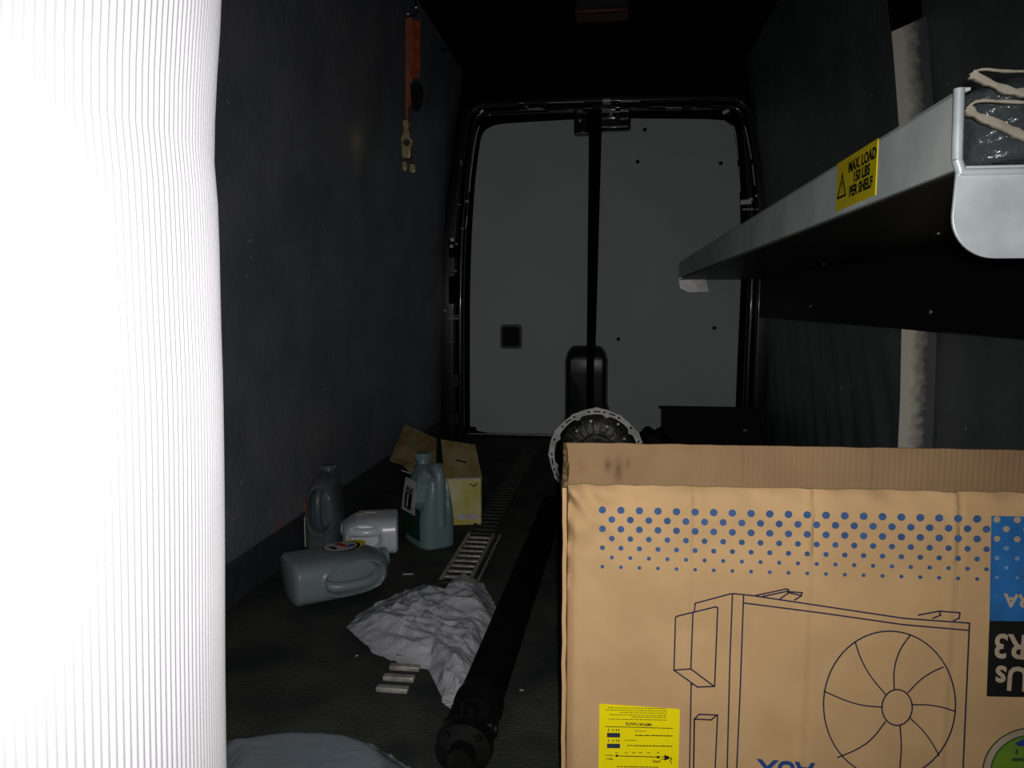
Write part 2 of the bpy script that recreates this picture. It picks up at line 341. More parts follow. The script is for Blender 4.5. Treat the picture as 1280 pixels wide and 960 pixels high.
for side, nm in ((-1, 'door_1'), (1, 'door_2')):
    root = link(nm, bx((-.84, DY+.022, .01), (-.112, DY+.06, 1.84)) if side < 0 else bx((-.108, DY+.022, .01), (.72, DY+.06, 1.84)), M['gap'], kind='structure')
    spl = [door_board(side)]
    if side < 0: spl.append(rrect(.118, .132, .015, 5, *hz))
    me = put(curve_mesh(spl, .004, .002, 1), frame((0, DY+.010, 0), (1, 0, 0), (0, 0, 1)))
    link('board', me, M['door'], root, smooth=40)
    if side < 0:
        me = put(curve_mesh([rrect(.124, .138, .018, 5, *hz), rrect(.100, .112, .012, 5, *hz)], .005, .002, 1), frame((0, DY+.006, 0), (1, 0, 0), (0, 0, 1)))
        hr = link('handle_recess', me, M['plast'], root, smooth=40)
        bm = bmesh.new(); box(bm, (hz[0]-.05, DY+.021, hz[1]-.055), (hz[0]+.05, DY+.0215, hz[1]+.055)); box(bm, (hz[0]-.012, DY+.006, hz[1]-.04), (hz[0]+.03, DY+.018, hz[1]+.035))
        link('handle', bm, M['crate'], hr, bevel=.004)
    # lower and upper latch covers, one half on each door
    x0, x1 = ((-.268, -.135) if side < 0 else (-.10, -.018))
    bm = bmesh.new(); rows = []
    H = [(.0, 0, .05), (.14, 0, .055), (.22, 0, .06), (.38, 0, .065), (.46, 0, .07), (.50, .010, .06), (.53, .028, .045), (.545, .05, .02)]
    for z, ins, dep in H:
        flare = max(0, .2-z)*.32
        ox = x0+ins if side < 0 else x1-ins+flare
        ix = x1 if side < 0 else x0
        if side < 0: ox -= max(0, .12-z)*.1
        a = [(ox, DY), (ox+(.012 if side < 0 else -.012), DY-dep*.8), (ox+(.035 if side < 0 else -.03), DY-dep), (ix, DY-dep), (ix, DY)]
        rows.append([bm.verts.new((x, y, z)) for x, y in a])
    for a, c in zip(rows, rows[1:]):
        for k in range(5): bm.faces.new((a[k], a[(k+1) % 5], c[(k+1) % 5], c[k]))
    bm.faces.new(rows[-1]); bm.faces.new(rows[0][::-1])
    link('lower_latch_cover', bm, M['plast'], root, bevel=.006)
    x0, x1 = ((-.225, -.135) if side < 0 else (-.085, .09))
    bm = bx((x0, DY-.05, 1.725 if side < 0 else 1.745), (x1, DY+.01, 1.86)); link('upper_latch_cover', bm, M['paint'], root, bevel=.014)
    bm = bmesh.new()
    if side < 0: cyl(bm, (-.19, DY-.053, 1.80), (-.19, DY-.045, 1.80), .008); box(bm, (-.217, DY-.055, 1.728), (-.14, DY-.049, 1.731))
    else: box(bm, (-.07, DY-.055, 1.76), (.075, DY-.049, 1.765)); cyl(bm, (-.02, DY-.055, 1.83), (-.02, DY-.045, 1.83), .010)
    link('latch_trim', bm, M['steel'], root)
    bm = bmesh.new()
    for px, py in (((773, 424), (893, 410), (806, 162), (797, 202), (901, 204)) if side > 0 else ()):
        p = at(px, py, 1, DY); cyl(bm, (p.x, DY-.001, p.z), (p.x, DY+.004, p.z), .011, n=16)
    if side > 0: link('fixing_clip', bm, M['crate'], root)
    else: bm.free()
# centre seal strip, in front of the seam
link('trim_5', bx((-.140, DY-.080, .22), (-.098, DY+.02, 1.87), None), M['gap'], kind='structure', bevel=.008)
# sill strip
link('trim_6', bx((-.86, 4.405, .0), (.74, 4.44, .018)), M['blackm'], kind='structure')
bm = bmesh.new(); box(bm, (-.84, 4.398, .014), (-.25, 4.404, .020)); link('sill_strip', bm, M['steel'], bpy.data.objects['trim_6'], kind=None)
# header details, pillar slots, strikers, painted glints: sub-pieces of the painted frame
fr = bpy.data.objects['trim_4']
def plate(x0, x1, z0, z1, y=4.285, m='paint', nm='pressed_panel', d=.02):
    link(nm, bx((x0, y-d, z0), (x1, y+.02, z1)), M[m], fr, bevel=.005)
q = lambda px, py, y=4.27: at(px, py, 1, y)
for a, c in (((648, 137), (680, 129)), ((686, 139), (730, 127)), ((740, 137), (770, 127)), ((775, 137), (812, 126)), ((832, 137), (854, 128)), ((862, 136), (890, 127))):
    p, r = q(*a), q(*c); plate(p.x, r.x, p.z, r.z)
def strip(pts, r, m, nm, y=None):
    bm = bmesh.new()
    for a, b_ in zip(pts, pts[1:]): cyl(bm, a, b_, r, n=8)
    return link(nm, bm, M[m], fr, smooth=60)
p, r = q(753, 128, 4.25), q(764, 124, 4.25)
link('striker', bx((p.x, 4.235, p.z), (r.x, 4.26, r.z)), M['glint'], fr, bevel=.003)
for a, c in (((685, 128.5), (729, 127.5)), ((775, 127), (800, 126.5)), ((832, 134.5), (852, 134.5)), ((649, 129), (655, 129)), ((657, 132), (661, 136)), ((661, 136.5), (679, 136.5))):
    strip([q(*a, 4.255), q(*c, 4.255)], .0022, 'glint', 'edge_glint')  # thin bright rods paint the glints along the header edges
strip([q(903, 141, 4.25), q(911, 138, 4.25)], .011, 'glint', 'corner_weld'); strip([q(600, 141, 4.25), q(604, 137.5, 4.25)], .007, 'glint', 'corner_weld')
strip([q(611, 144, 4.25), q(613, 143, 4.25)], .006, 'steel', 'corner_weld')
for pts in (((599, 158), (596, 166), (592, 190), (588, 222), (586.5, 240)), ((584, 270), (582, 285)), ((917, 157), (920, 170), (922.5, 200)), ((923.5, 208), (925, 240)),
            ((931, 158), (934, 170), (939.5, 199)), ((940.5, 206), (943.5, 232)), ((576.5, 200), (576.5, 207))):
    strip([q(*t, 4.262) for t in pts], .0030, 'glint', 'edge_glint')  # glint lines down the pillars, painted as bright rods
# pillar fixings and highlights, the shine painted as bright metal
def lumps(px, py, spots, m='glint'):
    for dx, dy, w_, h_ in spots:
        p = q(px+dx, py+dy, 4.262); link('pillar_bolt_and_glint', bx((p.x-w_/2, 4.24, p.z-h_/2), (p.x+w_/2, 4.275, p.z+h_/2)), M[m], fr, bevel=.004)
lumps(566, 300, ((0, 0, .022, .022), (-1, 8, .020, .020), (5, 5, .014, .010))); lumps(578, 286, ((0, 0, .016, .012), (-14, 1, .012, .006)), 'steel')
lumps(584, 252, ((0, 0, .018, .018), (-10, 4, .02, .01), (-12, -6, .008, .01)), 'steel'); lumps(570, 339, ((0, 0, .010, .016), (-5, 2, .02, .005)), 'steel')
lumps(557, 388, ((0, 0, .012, .012),)); lumps(568, 398, ((0, 0, .058, .007), (2, -3, .03, .004)), 'alub'); lumps(561, 427, ((0, 0, .08, .005),), 'steel')  # the long thin plates paint horizontal highlights
lumps(932, 253, ((0, 0, .055, .026), (6, -3, .02, .02), (3, 9, .06, .009), (13, -8, .01, .014), (14, 9, .01, .01)))
for py0, py1 in ((468, 484), (517, 531), (300, 322), (345, 380)):
    p, r = q(561, py1), q(572, py0); link('pillar_slot', bx((p.x, 4.268, p.z), (r.x, 4.29, r.z)), M['plast' if py0 > 400 else 'gap'], fr, bevel=.003)
p = at(587, 106, 1, 4.2); bm = bmesh.new(); cyl(bm, (p.x+.0, 4.2, p.z), (p.x+.0, 4.2, p.z-.012), .012); link('ceiling_clip', bm, M['plast'], bpy.data.objects['ceiling'])
p = at(557, 61, 1, 3.75); bm = bmesh.new(); cyl(bm, (p.x, 3.75, p.z), (p.x, 3.75, p.z-.012), .02); link('ceiling_clip', bm, M['plast'], bpy.data.objects['ceiling'])

# ---------------------------------------------------------------- floor track with rungs
tr = thing('cargo_track', 'slotted metal tie-down track let into the dark floor, running under the clear bag', 'track', (-.428, 1.38, 0))
for dx, w_ in ((-.047, .010), (.036, .010), (.062, .005)):
    for y0, y1, m in ((0.2, .65, 'rungd'), (.65, 1.10, 'rung'), (1.10, 2.75, 'rungd')):
        link('side_rail', bx((dx, y0, .0), (dx+w_, y1, .007)), M[m], tr)
y = .03; k = 0
while y < 2.72:
    near = .03 <= y < .17; clean = .66 < y < 1.09
    bm = bmesh.new()
    if near: box(bm, (-.034, y, .0), (.032, y+.017, .011))
    else: box(bm, (-.037, y, .0), (.036, y+.014, .0065))
    link('rung', bm, M['rung'] if near or clean else M['rungd'], tr, bevel=.003)
    y += .0465

# ---------------------------------------------------------------- big cardboard box with printed front
BY = .90; ztop = .558
cb = thing('cardboard_box', 'large open brown cardboard box printed with blue dots and an upside-down air conditioner drawing', 'box', (0, 0, 0))
def grid_panel(nu, nv, f, thick, tdir):
    bm = bmesh.new(); g = [[bm.verts.new(f(i/nu, j/nv)) for i in range(nu+1)] for j in range(nv+1)]
    for j in range(nv):
        for i in range(nu): bm.faces.new((g[j][i], g[j][i+1], g[j+1][i+1], g[j+1][i]))
    r = bmesh.ops.extrude_face_region(bm, geom=bm.faces[:])
    bmesh.ops.translate(bm, verts=[v for v in r['geom'] if isinstance(v, bmesh.types.BMVert)], vec=Vector(tdir)*thick)
    return bm
XL, XR = -.050, .800
creases = [at(862, 640, 1, BY).x, at(1013, 640, 1, BY).x, at(1195, 640, 1, BY).x]
def ftop(x): return ztop+.006*(x+.05)/.5+.0012*noise.noise(Vector((x*40, 0, 0)))
def ffront(u, v):
    x = XL+(XR-XL)*u; t = ftop(x); z = t*(1-(1-v)**1.6); y = BY
    dt = t-z
    top = math.exp(-dt/.022)
    y += .011*top*top                                            # the rim rolls back
    for c in creases: y += -.0026*math.exp(-((x-c)/.0035)**2)*(1 if dt < .08 else .45)+.0022*math.exp(-((x-c-.006)/.003)**2)*(1 if dt < .08 else .3)
    corner = math.exp(-((x-XL)/.055)**2)*math.exp(-(dt/.085)**2)
    y += .018*corner*noise.noise(Vector((x*45+z*30, z*22-x*18, 2)))+.007*top*noise.noise(Vector((x*30, z*50, 7)))+.0025*math.exp(-(dt/.03)**2)*noise.noise(Vector((x*14, z*30, 9)))
    y += .008*math.exp(-((x-XL)/.006)**2)
    return (x+.0*v, y, z)
link('front_panel', grid_panel(240, 110, ffront, .005, (0, 1, 0)), M['card'], cb, smooth=60)
DBK = 1.205
def fback(u, v):
    x = -.070+(XR+.07)*u; t = .556+.006*u+.0015*noise.noise(Vector((x*25, 1, 0))); z = t*v
    y = DBK+.0012*math.sin(x*780)*0
    for c in (at(925, 580, 1, 1.2).x, at(1087, 580, 1, 1.2).x): y += -.002*math.exp(-((x-c)/.004)**2)
    return (x, y, z)
link('back_panel', grid_panel(200, 30, fback, .005, (0, 1, 0)), M['cardin'], cb, smooth=60)
def fleft(u, v):
    y = BY+.001+(DBK-BY)*u; x = -.0505-.0185*u; t = .556+.004*noise.noise(Vector((y*30, 0, 3)))-.004*math.sin(u*3.14); z = t*v
    x += .005*noise.noise(Vector((y*25, z*25, 5)))*v*v
    return (x, y, z)
link('side_panel', grid_panel(40, 40, fleft, .005, (-1, 0, 0)), M['card'], cb, smooth=60)
link('side_panel', grid_panel(6, 6, lambda u, v: (XR+.001, BY+.005+(DBK-BY)*u, .56*v), .005, (1, 0, 0)), M['card'], cb)
link('base_panel', bx((XL+.006, BY+.012, .002), (XR-.002, DBK-.002, .010)), M['cardin'], cb)
# prints: thin layers of ink on the front panel
YP = BY-.0026
def fp(px, py): p = at(px, py, 1, YP); return (p.x, p.z)
def flatpoly(bm, pts, y=YP, th=.0004):
    vs = [bm.verts.new((x, y, z)) for x, z in pts]; f = bm.faces.new(vs)
    r = bmesh.ops.extrude_face_region(bm, geom=[f]); bmesh.ops.translate(bm, verts=[v for v in r['geom'] if isinstance(v, bmesh.types.BMVert)], vec=(0, th, 0))
def disc(bm, px, py, rpx, y=YP, n=16):
    x, z = fp(px, py); r = rpx*BY/950*1.02
    flatpoly(bm, [(x+r*math.cos(2*math.pi*i/n), z+r*math.sin(2*math.pi*i/n)) for i in range(n)], y)
def line(bm, pts, wpx=1.1, closed=False, y=YP):
    w_ = wpx*BY/950/2; P = [Vector((fp(*p)[0], 0, fp(*p)[1])) for p in pts]
    if closed: P.append(P[0])
    for a, b_ in zip(P, P[1:]):
        d = (b_-a).normalized(); n_ = Vector((-d.z, 0, d.x))*w_; e_ = d*w_*.6
        flatpoly(bm, [((a-e_+n_).x, (a-e_+n_).z), ((b_+e_+n_).x, (b_+e_+n_).z), ((b_+e_-n_).x, (b_+e_-n_).z), ((a-e_-n_).x, (a-e_-n_).z)], y)
cc = lambda x, y: (700+x*.453125, 540+y*.453125)
rad = [4.5, 4.2, 4.2, 3.5, 3.1, 2.5, 2.3]
bm = bmesh.new()
for r_ in range(7):
    x = 117 if r_ % 2 == 0 else 143; n_ = 21
    for i in range(n_):
        xx = x+i*51.0+i*i*.035
        yy = 215+26.1*r_+(xx-117)*.0243+(2.5*r_*(xx-117)/1035*.6)
        disc(bm, *cc(xx, yy), rad[r_])
link('dot_print', bm, M['blue'], cb)
pan = lambda a: [fp(*p) for p in a]
bm = bmesh.new(); flatpoly(bm, pan([(1239.5, 645), (1500, 650), (1500, 780), (1237, 776)]), YP); link('blue_print_panel', bm, M['pblue'], cb)
bm = bmesh.new(); flatpoly(bm, pan([(1237, 776), (1500, 780), (1500, 876), (1233.5, 870.5)]), YP); link('black_print_panel', bm, M['pblack'], cb)
bm = bmesh.new(); b2 = bmesh.new()
for r_ in range(7):
    for i in range(9):
        xx = (1205 if r_ % 2 == 0 else 1231)+i*56; yy = 241+26.6*r_+i*1.3
        disc(bm if r_ < 3 else b2, *cc(xx, yy), rad[r_]*.85, YP-.0005)
link('pale_dot_print', bm, M['pale'], cb); link('pale_dot_print', b2, M['paledot'], cb)
def ptext(s, px, py, size, m, nm, bold=0, right=False, y=YP-.0006, xs_=1):
    x, z = fp(px, py); me = put(text_mesh(s, size, .0002, bold, 'RIGHT' if right else 'CENTER'), frame((x, y, z), (-1, 0, 0), (0, 0, -1)) @ Matrix.Diagonal((xs_, 1, 1, 1)))
    link(nm, me, M[m], cb)
ptext('RA', 1255, 749, .0215, 'pale', 'lettering', .0006, True)
ptext('R3', 1241, 805, .040, 'pale', 'lettering', .0009, True, xs_=.82)
ptext('Us', 1243, 845, .040, 'pale', 'lettering', .0009, True, xs_=.82)
ptext('AUX', 982, 961, .031, 'inkb', 'lettering', .0010)
# outdoor unit line drawing
bm = bmesh.new()
c4 = lambda x, y: (830+x*.15625, 730+y*.15625)
L = []
L += [[c4(80, 690), c4(92, 270), c4(105, 258), c4(415, 183), c4(430, 192), c4(405, 820), c4(268, 825), c4(80, 690), c4(215, 680), c4(232, 232)], [c4(215, 680), c4(395, 815)]]
L += [[c4(243, 218), c4(250, 155), c4(530, 80), c4(560, 78), c4(700, 92), (1130, 773), (1212, 779)], [c4(548, 82), c4(528, 600), (909, 960)], [c4(637, 90), c4(612, 800), (921, 960)]]
L += [[c4(637, 152), c4(1280, 235), (1130, 781), (1211, 788)], [(1212, 779), (1204, 960)], [c4(228, 805), (864, 855), (862, 960)]]
L += [[c4(735, 92), c4(980, 40), c4(997, 48), c4(992, 75), c4(930, 118)], [c4(790, 100), c4(990, 58)], [c4(997, 62), c4(1105, 70), c4(1098, 95), c4(1045, 130)], [c4(1000, 70), c4(1095, 92)]]
L += [[(1148, 769), (1174, 764), (1176, 769), (1166, 773)], [(1174, 764), (1200, 766), (1199, 773), (1192, 776)]]
L += [[(867, 960), (868, 899), (874, 893), (897, 894), (894, 960)], [(868, 899), (889, 900), (896, 894)], [(868, 899), (867, 960)]]
for p in L: line(bm, p, 1.7)
fc = (1112, 881)
def ell(rx, ry, n=64): return [(fc[0]+rx*math.cos(2*math.pi*i/n), fc[1]+ry*math.sin(2*math.pi*i/n)) for i in range(n)]
line(bm, ell(82.5, 92), 1.6, True); hc = (1121.5, 884.5); line(bm, [(hc[0]+19*math.cos(t*.2618), hc[1]+22.5*math.sin(t*.2618)) for t in range(24)], 1.6, True)
sp = [((1118, 862), (1117, 838), (1124, 813), (1138, 794)), ((1135, 866), (1150, 850), (1165, 840), (1179, 834)), ((1141, 881), (1160, 881), (1178, 884), (1193, 889)),
      ((1138, 898), (1153, 912), (1165, 928), (1174, 945)), ((1125, 907), (1127, 930), (1126, 950), (1124, 972)), ((1107, 902), (1090, 925), (1070, 938), (1047, 947)),
      ((1102, 884), (1076, 882), (1052, 874), (1030, 864)), ((1107, 868), (1088, 846), (1075, 822), (1069, 802))]
for s_ in sp: line(bm, smoothpath(list(s_), 2), 1.5)
link('line_drawing', bm, M['ink'], cb)
# green round badge, cut by the frame edge
bx_, bz_ = fp(1292, 966)
def ringp(r0, r1, y, m, nm):
    me = put(curve_mesh([circ(r0, 48)]+([circ(r1, 48)] if r1 else []), .0002), frame((bx_, y, bz_), (1, 0, 0), (0, 0, 1))); link(nm, me, M[m], cb)
ringp(.0555, .0540, YP-.0004, 'dgreen', 'round_badge'); ringp(.0540, .047, YP-.0002, 'pale', 'round_badge'); ringp(.047, .0455, YP-.0004, 'dgreen', 'round_badge'); ringp(.0455, 0, YP-.0002, 'green', 'round_badge')
bm = bmesh.new(); flatpoly(bm, pan([(1268, 929), (1284, 921), (1284, 933), (1272, 932)]), YP-.0008); link('badge_mark', bm, M['vblue'], cb)
bm = bmesh.new(); flatpoly(bm, pan([(1265, 947), (1290, 947), (1290, 951), (1265, 951)]), YP-.0008); flatpoly(bm, pan([(1269, 936), (1272, 936), (1272, 943), (1269, 943)]), YP-.0008); link('badge_mark', bm, M['dgreen'], cb)
# yellow information sticker, upside down
sk = [(749, 878), (850.5, 881), (847.5, 985), (746, 985)]
st_x0, st_z1 = fp(749.3, 879.5); st_x1, _ = fp(850, 880)
me = put(curve_mesh([rrect(st_x1-st_x0, .15, .002, 4, (st_x0+st_x1)/2, st_z1-.075)], .0003), frame((0, YP, 0), (1, 0, 0), (0, 0, 1)))
sticker = link('yellow_sticker', me, M['yel'], cb, label='yellow sticker with black printing')
cs = lambda x, y: (740+x*.125, 860+y*.125)
bm = bmesh.new(); YS = YP-.0012
def dash(x0, x1, y, h, dens=.82, m=bm, slope=.018):
    x = x0
    while x < x1:
        l_ = random.uniform(12, 42); yy = y+(x-x0)*slope
        flatpoly(m, [fp(*cs(x, yy-h/2)), fp(*cs(min(x+l_, x1), yy-h/2+l_*slope)), fp(*cs(min(x+l_, x1), yy+h/2+l_*slope)), fp(*cs(x, yy+h/2))], YS, .0002); x += l_+random.uniform(4, 9)
for x0, x1, y_ in ((160, 750, 192), (140, 755, 215), (280, 750, 240), (175, 745, 262), (395, 745, 285), (165, 745, 306)): dash(x0, x1, y_, 5)
flatpoly(bm, [fp(*cs(130, 377)), fp(*cs(808, 396)), fp(*cs(808, 402)), fp(*cs(130, 383))], YS, .0002)
dash(430, 550, 425, 5); dash(430, 810, 468, 9); dash(330, 450, 517, 5); dash(355, 808, 570, 9); dash(250, 660, 780, 7)
for x0 in (235, 325, 400, 470, 550, 645): dash(x0, x0+34, 642, 6)
flatpoly(bm, [fp(*cs(245, 670)), fp(*cs(660, 682)), fp(*cs(660, 689)), fp(*cs(245, 677))], YS, .0002)
flatpoly(bm, [fp(*cs(232+15+15*math.cos(t), 672+12*math.sin(t))) for t in [i*.628 for i in range(10)]], YS, .0002)
flatpoly(bm, [fp(*cs(640, 686)), fp(*cs(655, 674)), fp(*cs(680, 680)), fp(*cs(680, 696)), fp(*cs(655, 698))], YS, .0002)
flatpoly(bm, [fp(*cs(a, b_)) for a, b_ in ((722, 660), (740, 672), (768, 678), (775, 692), (765, 706), (742, 712), (724, 722))], YS, .0002)
for yy in (678, 702): flatpoly(bm, [fp(*cs(694, yy)), fp(*cs(724, yy+2)), fp(*cs(724, yy+9)), fp(*cs(694, yy+7))], YS, .0002)
for a, b_ in (((770, 690), (798, 700)), ((798, 700), (780, 722)), ((780, 722), (796, 752))): line(bm, [cs(*a), cs(*b_)], .9, y=YS)
for x0 in (162, 205, 238, 262):
    for yy in (416, 522): flatpoly(bm, [fp(*cs(x0, yy-12)), fp(*cs(x0+9, yy-12)), fp(*cs(x0+9, yy+12)), fp(*cs(x0, yy+12))], YS, .0002)
link('sticker_print', bm, M['black'], sticker)
bm = bmesh.new()
for yy in (466, 573): flatpoly(bm, [fp(*cs(150, yy-22)), fp(*cs(280, yy-20)), fp(*cs(280, yy+24)), fp(*cs(150, yy+22))], YS, .0002)
link('sticker_print', bm, M['navy'], sticker)
def stext(s, px, py, size, bold=0):
    x, z = fp(px, py); me = put(text_mesh(s, size, .0001, bold), frame((x, YS, z), (-1, 0, -.02), (0, 0, -1))); link('sticker_lettering', me, M['black'], sticker)
stext('IMPORTANTE', *cs(466, 355), .0052, .00012); stext('Mayor', *cs(172, 705), .0032, .00005); stext('Ahorro', *cs(170, 668), .0032, .00005); stext('kWh', *cs(643, 728), .0048, .00008)

# ---------------------------------------------------------------- long metal shelf on the right
SX, SB, ST, S0, S1 = .36, .919, 1.004, .885, 4.27
sh = thing('metal_shelf', 'long zinc shelf along the right wall with a load warning sticker on its front lip', 'shelf', (0, 0, 0))
bm = bmesh.new(); sweepp = []
# lip: folded sheet with a rolled top
prof = [(SX, SB), (SX, ST-.006), (SX+.003, ST), (SX+.012, ST), (SX+.012, ST-.003), (SX+.005, ST-.005), (SX+.004, SB+.004), (.80, SB+.004), (.80, SB+.0), (SX+.004, SB)]
A = [bm.verts.new((x, S0, z)) for x, z in prof]; B = [bm.verts.new((x, S1, z+.008)) for x, z in prof]
for i in range(len(prof)): bm.faces.new((A[i], A[(i+1) % len(prof)], B[(i+1) % len(prof)], B[i]))
bm.faces.new(A); bm.faces.new(B[::-1]); 
bm.faces.ensure_lookup_table()
me_o = link('front_lip', bm, M['alu'], sh)
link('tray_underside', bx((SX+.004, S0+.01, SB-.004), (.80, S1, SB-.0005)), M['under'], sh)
bm = bmesh.new(); sweep_pts = [(SX-.001, ST-.002), (SX+.0, ST-.04), (SX+.001, SB+.01), (SX+.006, SB-.004)]
for a, b_ in zip(sweep_pts, sweep_pts[1:]): cyl(bm, (a[0], S0-.004, a[1]), (b_[0], S0-.004, b_[1]), .0055, n=10)
link('rolled_lip_edge', bm, M['alub'], sh, smooth=60)
link('back_panel', bx((.790, S0+.02, .712), (.802, S1, SB-.004)), M['blackm'], sh)
def end_plate(y, bright):
    pts = [(SX+.002, SB+.002), (.80, SB+.002), (.80, SB-.093)]
    cx, cz, r = SX+.045+.0, SB-.048, .045
    pts += [(cx+.0-(r)*math.sin(t), cz-r*math.cos(t)) for t in [i*math.pi/2/10 for i in range(11)]]
    me = put(curve_mesh([pts], .0015, .001, 1), frame((0, y, 0), (1, 0, 0), (0, 0, 1)))
    return link('end_bracket', me, M['alub'], sh, smooth=40)
end_plate(S0-.003, 1)
# far bracket is shallow
pts = [(SX+.002, SB+.010), (.5, SB+.010), (.52, SB-.070), (SX+.05, SB-.072), (SX+.008, SB-.05), (SX-.0, SB-.02)]
me = put(curve_mesh([pts], .0015, .001, 1), frame((0, S1-.01, 0), (1, 0, 0), (0, 0, 1))); link('end_bracket', me, M['glint'], sh, smooth=40)
bm = bmesh.new(); cyl(bm, (SX+.004, S0-.006, SB-.0035), (.80, S0-.006, SB-.0035), .004, n=10); link('rolled_bracket_edge', bm, M['alub'], sh, smooth=60)
def rivet(p, d, r=.007):
    bm = bmesh.new(); bmesh.ops.create_uvsphere(bm, u_segments=12, v_segments=6, radius=r); bmesh.ops.scale(bm, vec=[1 if not x else .55 for x in d], verts=bm.verts)
    bmesh.ops.translate(bm, vec=p, verts=bm.verts); link('rivet', bm, M['steel'], sh, smooth=60)
for px, py in ((1163, 390), (1013, 383)): rivet(at(px, py, 0, .789), (1, 0, 0), .0085)
for px, py in ((1173, 292), (1030, 330), (1195, 341)): rivet(at(px, py, 2, SB-.005), (0, 0, 1), .006)
# warning sticker
y0, y1, z0, z1 = 1.317, 1.128, SB+.008, ST
xs = SX-.0012
SS = lambda u, v: Vector((xs-.0006, y0+(y1-y0)*u, z0+.001+(z1-z0)*v))
ws = link('warning_sticker', bx((xs-.0004, y1, z0), (xs+.001, y0, z1-.001)), M['yel2'], sh, label='yellow load warning sticker')
for s_, u, v in (('MAX. LOAD', .66, .74), ('150 LBS', .66, .50), ('PER SHELF', .655, .25)):
    me = text_mesh(s_, .0215, .0002, .0008)
    link('sticker_lettering', put(me, frame(SS(u, v), (0, -1, 0), (0, 0, 1)) @ Matrix.Diagonal((1.08, 1, 1, 1))), M['black'], ws)
tri = [(.02, 0), (-.02, 0), (0, .04)]; tin = [(.014, .0035), (-.014, .0035), (0, .0325)]
me = curve_mesh([[(x*1.2, y_*1.0) for x, y_ in tri], [(x*1.2, y_*1.0) for x, y_ in tin]], .0002); link('warning_triangle', put(me, frame(SS(.165, .22), (0, -1, 0), (0, 0, 1))), M['black'], ws)
me = text_mesh('!', .026, .0002, .0005); link('warning_triangle', put(me, frame(SS(.165, .42), (0, -1, 0), (0, 0, 1))), M['black'], ws)
# film wrapped bundle on the shelf
bd = thing('film_wrapped_bundle', 'bundle wrapped in glossy dark film with cream edges, on the near end of the shelf', 'bundle', (0, 0, 0))
bm = bmesh.new(); bmesh.ops.create_cube(bm, size=1); bmesh.ops.subdivide_edges(bm, edges=bm.edges[:], cuts=34, use_grid_fill=True)
for v in bm.verts:
    c = v.co; n_ = Vector((c.x**4, c.y**4, c.z**4)); s_ = (abs(c.x*2)**8+abs(c.y*2)**8+abs(c.z*2)**8)**(1/8); c /= max(s_, .001)
    p = Vector((.585+c.x*.40, 1.10+c.y*.40, .9765+c.z*.104)); 
    if p.z > .93:
        p += Vector((0, 1, .6))*.006*noise.noise(Vector((p.x*26, p.y*12, p.z*60)))
        if p.x < .45: p.z -= (.45-p.x)**2*3.0
    v.co = p
link('dark_film', bm, M['wrap'], bd, smooth=70)
def band(pts, w_, nm):
    P = smoothpath([tuple(at(a, b_, 1, .893)) for a, b_ in pts], 2); bm = bmesh.new(); prev = None
    for i, p in enumerate(P):
        p = Vector(p); k = w_*(1+.5*noise.noise(p*160)); d = Vector(P[min(i+1, len(P)-1)])-Vector(P[max(i-1, 0)]); n_ = Vector((-d.z, 0, d.x)).normalized()
        yy = .897+.0015*noise.noise(p*90)
        ring = [bm.verts.new((p.x+n_.x*k*c, yy-.0012*math.sqrt(max(0, 1-c*c))+(.004 if abs(c) == 1 else 0), p.z+n_.z*k*c+.0007*noise.noise(Vector((i*1.7, c*5, 3))))) for c in (-1, -.7, -.3, .3, .7, 1)]
        if prev:
            for a, b_ in zip(range(5), range(1, 6)): bm.faces.new((prev[a], prev[b_], ring[b_], ring[a]))
        prev = ring
    o = link(nm, bm, M['cream'], bd, smooth=60); s = o.modifiers.new('solid', 'SOLIDIFY'); s.thickness = .002
band([(1216, 92), (1228, 84), (1255, 87), (1300, 88)], .0018, 'cream_edge'); band([(1217, 90), (1232, 98), (1257, 110), (1280, 115), (1310, 116)], .0050, 'cream_edge')
band([(1212, 134), (1222, 124), (1250, 125), (1310, 128)], .0022, 'cream_edge'); band([(1212, 133), (1222, 143), (1250, 153), (1275, 166), (1310, 180)], .0052, 'cream_edge')

# ---------------------------------------------------------------- white ribbed roll standing at the left edge
bm = bmesh.new(); per = .0047; R0 = .20; cen = (-.458, .421); rows = []; NA = int(2*math.pi*R0/per)*8; NZ = 60
LEAN = [(0, -.014), (.433, -.007), (.72, .004), (.84, .0045), (.88, .0025), (.92, .006), (.977, .013), (1.8, .06)]
for j in range(NZ+1):
    z = 1.75*j/NZ; row = []
    for i in range(NA):
        a = 2*math.pi*i/NA; rr = R0+.00042*math.cos(2*math.pi*i/8)+.0012*noise.noise(Vector((math.cos(a)*2, math.sin(a)*2, z*6)))
        row.append(bm.verts.new((cen[0]+interp(LEAN, z)+rr*math.cos(a), cen[1]+rr*math.sin(a), z)))
    rows.append(row)
for a_, c_ in zip(rows, rows[1:]):
    for i in range(NA): bm.faces.new((a_[i], a_[(i+1) % NA], c_[(i+1) % NA], c_[i]))
bm.faces.new(rows[0][::-1]); bm.faces.new(rows[-1])
o = link('ribbed_foam_roll', bm, M['cloth'], smooth=80)
tag(o, 'overexposed white finely ribbed roll standing upright close at the left edge', 'roll')

